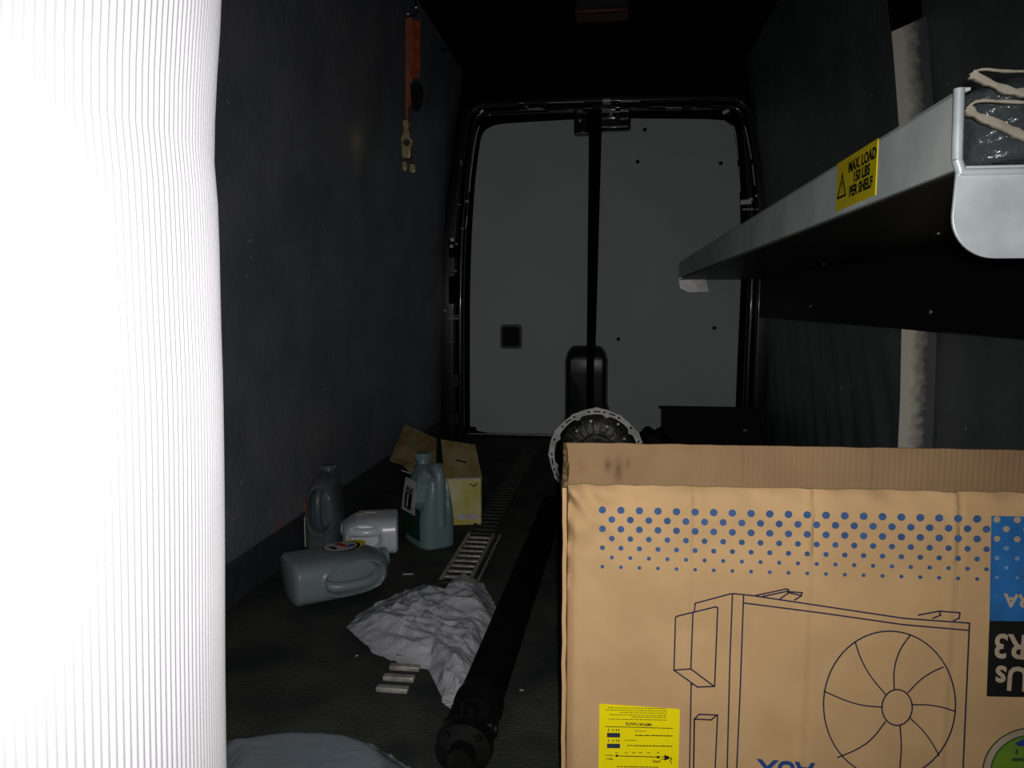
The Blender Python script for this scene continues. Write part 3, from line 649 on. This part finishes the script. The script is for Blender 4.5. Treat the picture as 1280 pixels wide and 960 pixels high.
# ---------------------------------------------------------------- oil jugs
def jug_mesh(L_, half_w, half_t, cx, fn, n=72, m_=80, ex=4.0):
    """long axis z; widths and centre by height tables; fn displaces"""
    bm = bmesh.new(); rows = []
    for j in range(m_+1):
        v = j/m_; z = L_*v; a = interp(half_w, v); b_ = interp(half_t, v); c = interp(cx, v); row = []
        e = interp([(0, ex), (.8, ex), (1, 2)], v)
        for i in range(n):
            t = 2*math.pi*i/n; ct, st = math.cos(t), math.sin(t)
            x = c+a*math.copysign(abs(ct)**(2/e), ct); y = b_*math.copysign(abs(st)**(2/e), st)
            row.append(bm.verts.new(fn(Vector((x, y, z)), ct, st, v)))
        rows.append(row)
    for p, q_ in zip(rows, rows[1:]):
        for i in range(n): bm.faces.new((p[i], p[(i+1) % n], q_[(i+1) % n], q_[i]))
    bm.faces.new(rows[0][::-1]); bm.faces.new(rows[-1])
    return bm
def sm(x, a, b_): t = max(0, min(1, (x-a)/(b_-a))); return t*t*(3-2*t)
def capm(m, parent, p0, r, h, axis=(0, 0, 1)):
    bm = bmesh.new(); n = 40; A = []; d = Vector(axis)
    cyl(bm, p0, Vector(p0)+d*h*.95, r, r*.97, 40)
    u = d.orthogonal().normalized(); v = d.cross(u)
    for i in range(20):
        t = 2*math.pi*i/20; c = Vector(p0)+(u*math.cos(t)+v*math.sin(t))*r*.985; cyl(bm, c, c+d*h*.9, .0016, n=6)
    return link('cap', bm, m, parent, smooth=40)
def tube(bm, pts, r, n=18):
    prev = None
    for i, p in enumerate(pts):
        p = Vector(p); d = (Vector(pts[min(i+1, len(pts)-1)])-Vector(pts[max(i-1, 0)])).normalized(); u = d.cross(Vector((0, 1, 0))).normalized(); v = d.cross(u)
        ring = [bm.verts.new(p+(u*math.cos(t)+v*math.sin(t))*r) for t in [2*math.pi*k/n for k in range(n)]]
        if prev:
            for k in range(n): bm.faces.new((prev[k], prev[(k+1) % n], ring[(k+1) % n], ring[k]))
        else: bm.faces.new(ring[::-1])
        prev = ring
    bm.faces.new(prev)
# --- upright grey-green jug with a white and green label
ja = thing('oil_jug', 'grey-green plastic oil jug standing upright in front of the yellow carton, white and green label', 'jug', (-.585, 2.375, 0), (0, 0, math.atan2(-.78, .62)), 'plastic oil jugs on the floor')
def fA(p, ct, st, v):
    x, y, z = p
    # grip hollow on both broad faces behind the handle bar
    g = sm(x, .012, .03)*(1-sm(x, .058, .07))*sm(z, .125, .15)*(1-sm(z, .235, .255)); y -= math.copysign(min(abs(y), .047)*g*.8, y)
    # narrow handle side: long channel left of the bar
    g = sm(x, .07, .085)*sm(z, .10, .16)*(1-sm(z, .235, .26)); y_ = abs(y-.014); x -= g*.010*(1-sm(y_, .010, .02))
    return (x, y, z)
W_A = [(0, .078), (.03, .092), (.35, .092), (.7, .090), (.86, .086), (.93, .060), (.945, .024), (1, .021)]
T_A = [(0, .052), (.03, .060), (.35, .060), (.55, .052), (.80, .038), (.92, .026), (.945, .021), (1, .021)]
C_A = [(0, 0), (.35, 0), (.7, .004), (.86, .0), (.93, -.020), (.945, -.042), (1, -.042)]
W_A = [(0, .080), (.03, .092), (.35, .092), (.62, .088), (.80, .082), (.90, .062), (.935, .024), (1, .022)]
link('jug_body', jug_mesh(.275, W_A, T_A, C_A, fA), M['jugA'], ja, smooth=45)
bm = bmesh.new(); pth = smoothpath([(.03, 0, .252), (.066, 0, .262), (.082, 0, .235), (.082, 0, .15), (.086, 0, .08)], 3)
tube(bm, pth, .019)
link('handle', bm, M['jugA'], ja, smooth=60)
capm(M['jugA'], ja, (-.042, 0, .272), .0235, .022)
bm = bmesh.new(); ys = -.0612
def slab(bm, pts, y, th=.0012):
    vs = [bm.verts.new((x, y if not callable(y) else y(z), z)) for x, z in pts]; f = bm.faces.new(vs)
    r = bmesh.ops.extrude_face_region(bm, geom=[f]); bmesh.ops.translate(bm, verts=[v for v in r['geom'] if isinstance(v, bmesh.types.BMVert)], vec=(0, th, 0))
ysl = lambda z: -(interp([(0, .0605), (.35*.275, .0605), (.55*.275, .0545), (.80*.275, .0405), (.92*.275, .028)], z))-.0015
def label_strip(x0, x1, z0, z1, off, cut=0):
    bm = bmesh.new(); n_ = 8; A = []; 
    for k in range(n_+1):
        z = z0+(z1-z0)*k/n_; A.append((bm.verts.new((x0, ysl(z)-off, z)), bm.verts.new((x1-cut*k/n_, ysl(z)-off, z))))
    for a, b_ in zip(A, A[1:]): bm.faces.new((a[0], a[1], b_[1], b_[0]))
    r = bmesh.ops.extrude_face_region(bm, geom=bm.faces[:]); bmesh.ops.translate(bm, verts=[v for v in r['geom'] if isinstance(v, bmesh.types.BMVert)], vec=(0, .001, 0)); return bm
link('label', label_strip(-.082, .062, .03, .13, .0), M['lgreen'], ja, label='dark green lower label')
lb = link('label', label_strip(-.082, .025, .105, .21, .001, .022), M['white'], ja, label='white upper label with a big black 1')
link('label_print', label_strip(-.060, -.008, .115, .168, .002), M['black'], lb)
me = text_mesh('1', .058, .0003, .002); link('label_lettering', put(me, frame((-.034, ysl(.14)-.0040, .141), (1, 0, 0), (0, 0.13, 1))), M['white'], lb)
me = text_mesh('Mobil', .024, .0003, .0006); link('label_lettering', put(me, frame((-.034, ysl(.18)-.0025, .178), (1, 0, 0), (0, .22, 1))), M['navy'], lb)
# --- pocket-handled jugs
W_B = [(0, .078), (.03, .090), (.30, .092), (.66, .090), (.80, .086), (.88, .076), (.93, .062), (.962, .034), (.972, .024), (1, .023)]
T_B = [(0, .050), (.03, .058), (.45, .058), (.70, .052), (.84, .043), (.93, .032), (.965, .023), (1, .023)]
C_B = [(0, 0), (.66, 0), (.8, -.002), (.88, -.008), (.93, -.018), (.962, -.044), (.972, -.052), (1, -.052)]
def fB(p, ct, st, v):
    x, y, z = p
    e = abs((z-.158)/.082)**2.4+abs(y/.043)**2.4                           # oval grip pocket in the handle side
    if ct > 0 and x > .03: x -= .046*(1-sm(e, .55, 1.0))*sm(x, .035, .055)-.003*math.exp(-((e-1.15)/.16)**2)
    return (x, y, z)
def pocket_jug(label, m, loc, rot, name='oil_jug', by=-.008):
    r = thing(name, label, 'jug', loc, rot, 'plastic oil jugs on the floor')
    link('jug_body', jug_mesh(.285, W_B, T_B, C_B, fB, 120, 110, 3.6), m, r, smooth=50)
    bm = bmesh.new(); pth = smoothpath([(.035, by*.4, .078), (.066, by, .10), (.074, by, .155), (.066, by, .210), (.035, by*.4, .236)], 3)
    tube(bm, pth, .0135)
    link('handle', bm, m, r, smooth=60); capm(m, r, (-.052, 0, .282), .025, .015)
    return r
# lying jug nearest the camera: long axis toward upper right, handle side to the camera, label face up
d = Vector((.788, .616, .0)).normalized(); up = Vector((0, 0, 1)); hx = d.cross(up).normalized()   # hx: local +x (handle side) faces camera
def orient(xv, zv):
    zv = Vector(zv).normalized(); xv = Vector(xv); xv = (xv-zv*xv.dot(zv)).normalized(); yv = zv.cross(xv)
    return Matrix((xv, yv, zv)).transposed().to_euler()
BYS = 1
jb = pocket_jug('blue-grey oil jug lying on its side nearest the camera, round V label on top', M['jugB'], (-.835, 1.835, .0605), orient(hx, d), by=BYS*.020)
def topface(root, x, y_off, z): return (x, y_off, z)
# which local y is up?
yl = (Matrix.Rotation(0, 3, 'X') @ jb.rotation_euler.to_matrix()) @ Vector((0, 1, 0)); sy = 1 if yl.z > 0 else -1
def oval(root, cx, cz, rx, rz, off, m, nm='label', hole=None, **k):
    me = curve_mesh([[(rx*math.cos(t*.2094), rz*math.sin(t*.2094)) for t in range(30)]], .0004)
    return link(nm, put(me, frame((cx, sy*(.0588+off), cz), (1, 0, 0), (0, 0, 1))), M[m], root, **k)
o1 = oval(jb, -.02, .155, .040, .052, .0, 'black', label='black-edged round label'); o2 = oval(jb, -.02, .152, .036, .046, .0012, 'white', 'label_print')
o2.parent = o1
yo = oval(jb, -.03, .185, .034, .040, -.0004, 'yel2', label='yellow label edge')
vm = lambda pts, m: link('label_print', put(curve_mesh([pts], .0004), frame((-.02, sy*.0612, .155), (0, 0, 1), (1, 0, 0))), M[m], o1)
vm([(-.014, -.026), (.004, -.026), (.014, .004), (.004, .018)], 'red'); vm([(.006, .022), (.016, .006), (.032, .004), (.036, .016)], 'vblue'); vm([(-.036, -.010), (-.022, -.002), (-.018, .020), (-.028, .026)], 'navy')
# jug lying behind it, silver, handle side facing the camera, shorter looking
d2 = Vector((.72, -.30, .0)).normalized()
BYC = 1
jc = pocket_jug('silver-grey plastic oil jug lying behind the V-label jug, pale oval grip toward the camera', M['jugC'], (-.668, 2.300, .0605), orient(Vector((.3, -1, .0)), Vector((-1, -.28, 0))), by=BYC*.018)
jc.scale = (1, 1, .64)
bm = bmesh.new(); 
# dark upright jug by the wall
jd = pocket_jug('dark grey oil jug standing upright against the left wall, torn pale label edge', M['jugD'], (-.902, 2.285, 0), (0, 0, math.radians(-84)))
jd.scale = (.9, .9, .88)
lbw = link('label', bx((-.07, -.0600, .05), (.045, -.0585, .185)), M['red'], jd, label='red and yellow label facing the wall')
link('label_print', bx((-.07, -.0605, .15), (.045, -.0598, .175)), M['yel2'], lbw)
link('label_print', bx((.045, -.0603, .02), (.058, -.0575, .13)), M['cream'], lbw)
# pale stickers on the silver jug
for a in ((-.025, .15, .045, .012), (-.005, .19, .02, .009)):
    yc = (jc.rotation_euler.to_matrix() @ Vector((0, 1, 0))).z; sg = 1 if yc > 0 else -1
    link('label', bx((a[0]-a[3], sg*.0585-.0006, a[1]-a[2]), (a[0]+a[3], sg*.0585+.0012, a[1]+a[2])), M['cream'], jc, label='small pale sticker')

# ---------------------------------------------------------------- yellow carton
yc_m = specks(mat('yellow_printed_card', (.58, .52, .10), .55, 0, .4, None, (.70, .66, .38), scale=16), 30, .02, (.2, .12, .02), 4, .6)
yd_m = mat('worn_olive_card', (.27, .25, .13), .7, 0, .3, None, (.22, .15, .05), scale=14)
ct_ = thing('open_carton', 'open yellow printed carton with raised flaps behind the upright oil jug', 'box', (0, 0, 0))
A_ = Vector((-.452, 2.60, 0)); B_ = Vector((-.675, 2.555, 0)); D_ = Vector((-.80, 2.80, 0)); C_ = A_+(D_-B_); hC = .168
def quad(name, pts, m, th=.004, **k):
    bm = bmesh.new(); vs = [bm.verts.new(p) for p in pts]; f = bm.faces.new(vs); f.normal_update(); n_ = f.normal.copy()
    r = bmesh.ops.extrude_face_region(bm, geom=[f]); bmesh.ops.translate(bm, verts=[v for v in r['geom'] if isinstance(v, bmesh.types.BMVert)], vec=n_*th)
    return link(name, bm, m, ct_, **k)
U = Vector((0, 0, hC)); z2 = Vector((0, 0, .002))
fpn = quad('front_panel', [A_+z2, B_+z2, B_+U, A_+U], yc_m, label='yellow printed front')
quad('side_panel', [B_+z2, D_+z2, D_+U, B_+U], M['plast']); quad('side_panel', [A_+z2, C_+z2, C_+U, A_+U], yd_m); quad('back_panel', [C_+z2, D_+z2, D_+U, C_+U], yd_m)  # left side panel gets a dark material to hold its shade
quad('base_panel', [A_+z2, B_+z2, D_+z2, C_+z2], yd_m)
yq = lambda px, py, y: at(px, py, 1, y)
quad('flap', [yq(603, 599, 2.60), yq(556, 601, 2.59), yq(551, 549, 2.70), yq(594, 556, 2.70)], yd_m)
quad('flap', [yq(487, 577, 2.78), yq(545, 594, 2.62), yq(546, 549, 2.80), yq(507, 531, 2.93)], yd_m)
quad('flap', [yq(493, 573, 2.76), yq(505, 556, 2.80), yq(530, 572, 2.68), yq(518, 580, 2.66)], M['cardin'], .003)
# print on carton
fd = (B_-A_).normalized(); nn = Vector((fd.y, -fd.x, 0)); nn = nn if nn.y < 0 else -nn
def cpr(pts, m, nm='carton_print', off=.0052):
    bm = bmesh.new(); P = [A_+fd*a+Vector((0, 0, z))+nn*off for a, z in pts]; vs = [bm.verts.new(p) for p in P]; f = bm.faces.new(vs)
    r = bmesh.ops.extrude_face_region(bm, geom=[f]); bmesh.ops.translate(bm, verts=[v for v in r['geom'] if isinstance(v, bmesh.types.BMVert)], vec=-nn*.001); link(nm, bm, M[m], fpn)
cpr([(.010, .022), (.048, .022), (.048, .040), (.010, .040)], 'white'); cpr([(.051, .022), (.085, .022), (.085, .040), (.051, .040)], 'white')
cpr([(.008, .155), (.018, .150), (.028, .138), (.024, .138), (.016, .146)], 'navy'); cpr([(.024, .138), (.040, .150), (.038, .152), (.022, .142)], 'navy')
bm = bmesh.new(); e1, e2 = A_+U+nn*.006, B_+U+nn*.006; cyl(bm, e1+Vector((0, 0, .001)), e1.lerp(e2, .45)+Vector((0, 0, .001)), .0028, n=8); link('torn_and_lit_edge', bm, M['white'], ct_)
bm = bmesh.new(); cyl(bm, yq(502, 588, 2.62), yq(514, 592, 2.60), .0022, n=8); link('torn_and_lit_edge', bm, M['white'], ct_)  # white rod paints the highlight along the left side's top edge
bm = bmesh.new(); cyl(bm, yq(570, 575, 2.62), yq(583, 578, 2.62), .003, n=6); link('flap_print', bm, M['black'], ct_)

# ---------------------------------------------------------------- gearbox with bell housing, behind the big box
GC = Vector((-.054, 2.96, .190))
gb = thing('gearbox', 'transmission with a pale drilled bell housing ring, lying behind the cardboard box', 'gearbox', (0, 0, 0))
def flange():
    outer = []; inner = []
    for i in range(180):
        t = 2*math.pi*i/180; r = .184+.004*max(0, math.cos(t*12))**4+.002*math.sin(t*5); outer.append((r*math.cos(t), r*math.sin(t)))
        k = max(0, math.cos(t*9+.6))**6; r2 = .164-.010*k; inner.append((r2*math.cos(t), r2*math.sin(t)))
    holes = []
    for k in range(18):
        t = 2*math.pi*k/18; r = .174; holes.append([(r*math.cos(t)+.0052*math.cos(a*.628), r*math.sin(t)+.0052*math.sin(a*.628)) for a in range(10)])
    for k in range(9):
        t0 = 2*math.pi*(2*k+(k % 3 == 1))/18+.075; rr = []
        for s_ in range(6): t = t0+(.012+.16*s_/5); rr.append(((.1775)*math.cos(t), .177*math.sin(t)))
        for s_ in range(5, -1, -1): t = t0+(.012+.16*s_/5); rr.append(((.1705)*math.cos(t), .171*math.sin(t)))
        holes.append(rr)
    return curve_mesh([outer, inner]+[h[:] for h in holes], .006, .001, 1)
link('bell_housing_flange', put(flange(), frame(GC, (1, 0, 0), (0, 0, 1))), M['cast'], gb, smooth=40)
bm = bmesh.new(); lathe(bm, [(.183, .006), (.180, .03), (.150, .11), (.110, .17), (.085, .175), (.080, .5), (.06, .62), (.0005, .62)], GC, 'Y', 72)
lathe(bm, [(.168, .004), (.163, .03), (.148, .085), (.140, .11)], GC, 'Y', 72); link('bell_housing', bm, M['soot'], gb, smooth=50)
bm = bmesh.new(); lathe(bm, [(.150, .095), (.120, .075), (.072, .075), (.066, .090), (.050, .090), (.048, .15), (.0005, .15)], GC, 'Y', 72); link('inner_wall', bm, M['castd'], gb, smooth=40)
bm = bmesh.new()
for k in range(22):
    t = 2*math.pi*k/22; mt = Matrix.Translation(GC) @ Matrix.Rotation(-t, 4, 'Y'); box(bm, (.080, .052, -.003), (.140, .078, .003), mt)
link('stiffening_ribs', bm, M['castd'], gb, bevel=.001)
bm = bmesh.new(); lathe(bm, [(.058, .088), (.064, .070), (.060, .068), (.056, .088)], GC, 'Y', 60); link('seal_ring', bm, M['steel'], gb, smooth=60)
for k, r_ in ((1.2, .115), (1.75, .13), (2.3, .118), (.5, .125), (2.75, .10), (0.95, .145)):
    bm = bmesh.new(); p = GC+Vector((math.cos(k)*r_, .045, math.sin(k)*r_)); cyl(bm, p, p+Vector((0, .045, 0)), .0055, n=8); link('bolt', bm, M['steel'], gb)
bm = bmesh.new(); box(bm, (GC.x-.16, 3.02, .001), (GC.x+.16, 3.10, .055)); box(bm, (GC.x-.10, 3.1, .001), (GC.x+.10, 3.50, .12)); link('gearbox_sump', bm, M['soot'], gb, bevel=.01)

# ---------------------------------------------------------------- black drive shaft along the floor
ds = thing('drive_shaft', 'matt black drive shaft lying along the floor between clear bag and cardboard box', 'shaft', (0, 0, 0))
P0, P1 = Vector((-.232, 1.325, .048)), Vector((-.205, 2.70, .048))
bm = bmesh.new(); cyl(bm, P0, P1, .041, n=40); link('shaft_tube', bm, M['shaft'], ds, smooth=40)
dd = (P1-P0).normalized(); X_ = Vector((1, 0, 0))
bm = bmesh.new(); lathe(bm, [(.041, .0), (.046, -.012), (.046, -.03), (.034, -.045), (.034, -.06), (.0005, -.06)], P0, 'Y', 40); link('weld_collar', bm, M['soot'], ds, smooth=40)
for s_ in (-1, 1): link('yoke_arm', bx((P0.x+s_*.034-.008, P0.y-.115, .028), (P0.x+s_*.034+.008, P0.y-.05, .068)), M['soot'], ds, bevel=.005)
bm = bmesh.new(); cyl(bm, P0+Vector((-.046, -.095, 0)), P0+Vector((.046, -.095, 0)), .013, n=20); cyl(bm, P0+Vector((0, -.095, -.036)), P0+Vector((0, -.095, .042)), .013, n=20); link('joint_cross', bm, M['soot'], ds, smooth=40)
bm = bmesh.new(); lathe(bm, [(.0005, -.20), (.020, -.20), (.022, -.175), (.046, -.17), (.048, -.15), (.046, -.14), (.0005, -.14)], P0+Vector((0, 0, .002)), 'Y', 40); link('flange', bm, M['soot'], ds, smooth=40)
for k in range(4):
    t = k*1.5708+.78; p = P0+Vector((math.cos(t)*.038, -.178, math.sin(t)*.038+.002)); bm = bmesh.new(); cyl(bm, p, p+Vector((0, .02, 0)), .006, n=6); link('bolt', bm, M['soot'], ds)
bm = bmesh.new(); pp = smoothpath([(-.285, 1.20, .004), (-.27, 1.26, .02), (-.262, 1.30, .03)], 2)
for a, b_ in zip(pp, pp[1:]): cyl(bm, a, b_, .003, n=8)
tag(link('metal_rod', bm, M['castd'], smooth=60), 'thin metal rod lying against the near end of the drive shaft', 'rod')

# ---------------------------------------------------------------- crumpled clear bag
def inside_dist(p, poly):
    dmin = 9; ins = False; n = len(poly)
    for i in range(n):
        a, b_ = poly[i], poly[(i+1) % n]; ab = b_-a; t = max(0, min(1, (p-a).dot(ab)/ab.length_squared)); dmin = min(dmin, (a+ab*t-p).length)
        if (a.y > p.y) != (b_.y > p.y) and p.x < (b_.x-a.x)*(p.y-a.y)/(b_.y-a.y)+a.x: ins = not ins
    return dmin if ins else -dmin
def crumple_bag(name, outline_px, hmax, m, seed, h0=.006, step=.006, octs=3):
    poly = [Vector((at(a, b_, 2, h0)).xy) for a, b_ in outline_px]
    cen = sum(poly, Vector((0, 0)))/len(poly); N = 150; K = 42; bm = bmesh.new(); rings = []
    # densify boundary
    per_ = [(poly[(i+1) % len(poly)]-poly[i]).length for i in range(len(poly))]; T = sum(per_); bd_ = []
    for k in range(N):
        s_ = T*k/N; i = 0
        while s_ > per_[i]: s_ -= per_[i]; i += 1
        bd_.append(poly[i].lerp(poly[(i+1) % len(poly)], s_/per_[i]))
    def crease(p):
        q3 = Vector((p.x, p.y, seed)); w_ = Vector((noise.noise(q3*5+Vector((9, 0, 0))), noise.noise(q3*5), 0))*.06
        h = .45+(.55 if octs else .25)*noise.noise((q3+w_)*6)
        for f, a_ in ((8, .40), (19, .22), (38, .10))[:octs]:
            h += a_*(.55-abs(noise.noise(Vector(((p.x+w_.x)*f, (p.y*1.6+w_.y+p.x*.8)*f, seed)))*2.2))
        return h
    for k in range(K+1):
        s_ = 1-(k/K); row = []
        for b_ in bd_:
            p = cen+(b_-cen)*(s_+.0001); e = sm(1-s_, 0, .45)**.6 if s_ < 1 else 0
            r = crease(p); z = .004+hmax*(.35+.65*e)*e*(.45+.6*r) if e > 0 else .004+.012*max(0, noise.noise(Vector((p.x*40, p.y*40, 1))))
            row.append(bm.verts.new((p.x+.006*noise.noise(Vector((p.x*30, p.y*30, 4)))*(k > 0), p.y, z)))
        rings.append(row)
    for a, b_ in zip(rings, rings[1:]):
        for i in range(N): bm.faces.new((a[i], a[(i+1) % N], b_[(i+1) % N], b_[i]))
    bmesh.ops.remove_doubles(bm, verts=bm.verts, dist=.0002)
    o = link(name, bm, m, smooth=25); s = o.modifiers.new('solid', 'SOLIDIFY'); s.thickness = .0006
    return o
o = crumple_bag('plastic_bag', [(433, 783), (450, 765), (490, 745), (530, 730), (558, 736), (567, 722), (580, 716), (603, 728), (617, 752), (628, 780), (622, 800), (612, 815), (604, 850), (592, 884), (575, 893), (556, 880), (545, 855), (535, 835), (508, 833), (465, 815)], .055, M['bag'], 3.3)
tag(o, 'crumpled clear plastic bag lying over the slotted floor track', 'bag')
o = crumple_bag('plastic_bag', [(250, 930), (300, 921), (340, 917), (400, 920), (440, 926), (480, 938), (515, 962), (540, 1010), (520, 1100), (400, 1150), (250, 1120)], .056, M['bag2'], 8.1, octs=0)
tag(o, 'blue-grey smooth plastic bag at the bottom left, beside the white ribbed roll', 'bag')

# ---------------------------------------------------------------- ratchet strap hanging from the roof rail
rs = thing('ratchet_strap', 'orange ratchet strap with gold buckle hanging high on the left wall', 'strap', (0, 0, 0))
YS_ = 3.10
def web(px0, py0, px1, py1, w_, m, dy=0, nm='webbing'):
    a, b_ = at(px0, py0, 1, YS_+dy), at(px1, py1, 1, YS_+dy); bm = bmesh.new(); n = 16; prev = None
    for k in range(n+1):
        p = a.lerp(b_, k/n); off = .003*math.sin(k*1.1)
        row = [bm.verts.new((p.x+w_*s_/2, p.y+off+c_, p.z)) for s_, c_ in ((-1, -.001), (1, -.001), (1, .001), (-1, .001))]
        if prev:
            for i in range(4): bm.faces.new((prev[i], prev[(i+1) % 4], row[(i+1) % 4], row[i]))
        prev = row
    link(nm, bm, M[m], rs)
web(511.5, 22, 511, 132, .030, 'orange2', -.012); web(520, 26, 520, 98, .034, 'orange', .0); web(516, 28, 515.5, 96, .02, 'orange', .012); web(508.5, 120, 508.5, 152, .012, 'orange2', -.012)
p = at(519, 2, 1, YS_); p2 = at(512, 22, 1, YS_); bm = bmesh.new()
hk = smoothpath([(p.x, p.y, 2.079), tuple(p+Vector((0, 0, .0))), tuple(p+Vector((.008, 0, -.03))), tuple(p2+Vector((.03, 0, .01))), tuple(p2+Vector((-.01, 0, .0)))], 2)
for a, b_ in zip(hk, hk[1:]): cyl(bm, a, b_, .005, n=8)
link('hanging_hook', bm, M['soot'], rs, smooth=60)
for px, py in ((520, 9.5), (510, 17.5)):
    bm = bmesh.new(); p = at(px, py, 1, YS_-.01); bmesh.ops.create_uvsphere(bm, u_segments=10, v_segments=6, radius=.008); bmesh.ops.translate(bm, vec=p, verts=bm.verts); link('hook_rivet', bm, M['steel'], rs)
def pxpoly(pts, y, th, m, nm, bev=.002, holes=()):
    c = at(*pts[0], 1, y); me = curve_mesh([[(at(a, b_, 1, y).x, at(a, b_, 1, y).z) for a, b_ in pts]]+[[(at(a, b_, 1, y).x, at(a, b_, 1, y).z) for a, b_ in h] for h in holes], th, bev, 1)
    return link(nm, put(me, frame((0, y, 0), (1, 0, 0), (0, 0, 1))), M[m], rs, smooth=40)
pxpoly([(514, 106), (519, 103), (526, 106), (528, 118), (526, 133), (521, 138), (516, 134)], YS_-.01, .01, 'crate', 'strap_handle')
bm = bmesh.new(); p = at(523.5, 98, 1, YS_-.01); cyl(bm, p, at(523, 91, 1, YS_-.01), .005, n=8); link('handle_pin', bm, M['steel'], rs)
pxpoly([(504.5, 151), (510, 151), (511, 157), (509.5, 160), (512, 166), (511.5, 172), (516, 176), (512.5, 186), (512, 197), (504, 197), (503, 186), (502.5, 172), (505, 166), (506, 160), (504.5, 157)], YS_-.014, .006, 'gold', 'ratchet_buckle', .002, [[(506.2, 153), (509, 153), (509, 155), (506.2, 155)]])
bm = bmesh.new(); p = at(508, 178, 1, YS_-.025); cyl(bm, p, p+Vector((0, .02, 0)), .014, n=16); link('ratchet_gear', bm, M['rungd'], rs)
pxpoly([(503.5, 203), (508, 203), (508, 211), (506, 214), (503.5, 211)], YS_-.012, .005, 'gold', 'end_tab'); pxpoly([(513, 206), (518, 206), (518.5, 213), (517, 216), (513, 215)], YS_-.012, .005, 'gold', 'end_tab')
bm = bmesh.new(); a, b_ = at(505, 200, 1, YS_-.012), at(516, 201, 1, YS_-.012); cyl(bm, a, b_, .006, n=8); a = at(506, 203, 1, YS_-.012); cyl(bm, a, at(507, 196, 1, YS_-.012), .005, n=8); cyl(bm, at(515.5, 207, 1, YS_-.012), at(514, 196, 1, YS_-.012), .005, n=8); link('tab_pin', bm, M['rungd'], rs)

# ---------------------------------------------------------------- roof lamp
rl = thing('roof_lamp', 'dim roof lamp with a dark red lens in the middle of the ceiling', 'lamp', (-.06, 3.42, 2.08))
link('lamp_housing', bx((-.11, -.30, -.035), (.11, .02, -.0005)), M['lampg'], rl, bevel=.01)
link('lamp_lens', bx((-.12, .02, -.05), (.12, .14, -.0005)), M['lampr'], rl, bevel=.012)

# ---------------------------------------------------------------- black tray at the back right
cr = thing('storage_tray', 'black plastic tray on the floor before the right rear door', 'tray', (0, 0, 0))
p, r = at(829, 513, 1, 4.10), at(925, 514, 1, 4.10); cx0, cx1, cz = p.x, .80, .215
bm = bmesh.new(); box(bm, (cx0, 4.09, .02), (cx1, 4.10, cz)); box(bm, (cx0, 4.265, .02), (cx1, 4.275, cz)); box(bm, (cx0, 4.1, .02), (cx0+.01, 4.265, cz)); box(bm, (cx1-.01, 4.1, .02), (cx1, 4.265, cz)); box(bm, (cx0, 4.09, .001), (cx1, 4.275, .02)); link('tray_body', bm, M['crate'], cr)
bm = bmesh.new(); box(bm, (cx0-.012, 4.078, cz-.012), (cx1+.012, 4.09, cz+.004)); box(bm, (cx0-.012, 4.275, cz-.012), (cx1+.012, 4.287, cz+.004)); link('tray_rim', bm, M['crate'], cr)
p = at(850, 545, 1, 3.98); o = link('timber_offcut', bx((p.x, 3.95, .001), (p.x+.28, 4.0, .06)), mat('dark_stained_wood', (.03, .022, .014), .8), bevel=.004); tag(o, 'dark brown wooden offcut lying in front of the black tray', 'wood')
bm = bmesh.new(); p = at(935, 541, 1, 4.0); bmesh.ops.create_icosphere(bm, subdivisions=2, radius=.018); bmesh.ops.scale(bm, vec=(1.4, .6, .8), verts=bm.verts); bmesh.ops.translate(bm, vec=(p.x, 4.07, p.z), verts=bm.verts); link('tray_glint', bm, M['castd'], cr)  # metal lump added to give the glint on the tray front
bm = bmesh.new(); p = at(908, 552, 1, 3.9); cyl(bm, (p.x, 3.9, .0), (p.x, 3.9, .085), .006, n=10); cyl(bm, (p.x, 3.9, .085), (p.x, 3.9, .10), .011, n=10); tag(link('upright_bolt', bm, M['castd']), 'small upright bolt just behind the cardboard box rim', 'bolt')
bm = bmesh.new(); bmesh.ops.create_icosphere(bm, subdivisions=4, radius=.09)
for v in bm.verts: v.co = Vector((v.co.x*1.2, v.co.y*.8, max(0, v.co.z*.9+.06)))*(1+.25*noise.noise(v.co*22))
p = at(812, 556, 1, 4.0); bmesh.ops.translate(bm, vec=(p.x, 3.96, .0), verts=bm.verts); tag(link('crumpled_rag', bm, M['crate'], smooth=60), 'small black crumpled rag left of the black tray', 'rag')
# small scraps on the floor
for i, (px, py, w_, a_) in enumerate(((510, 717, .030, .2), (398, 722, .010, 1), (652, 862, .008, 0), (446, 819, .007, 1))):
    p = at(px, py, 2, .003); bm = bx((-w_/2, -w_*.14, -.001), (w_/2, w_*.14, .001)); bmesh.ops.rotate(bm, matrix=Matrix.Rotation(a_, 3, 'Z'), verts=bm.verts); bmesh.ops.translate(bm, vec=(p.x, p.y, .002), verts=bm.verts)
    tag(link('paper_scrap', bm, M['white']), ['thin white paper sliver on the floor right of the silver jug', 'tiny pale scrap beside the V-label jug', 'tiny pale scrap on the floor between drive shaft and cardboard box', 'tiny pale scrap left of the clear bag'][i], 'scrap')
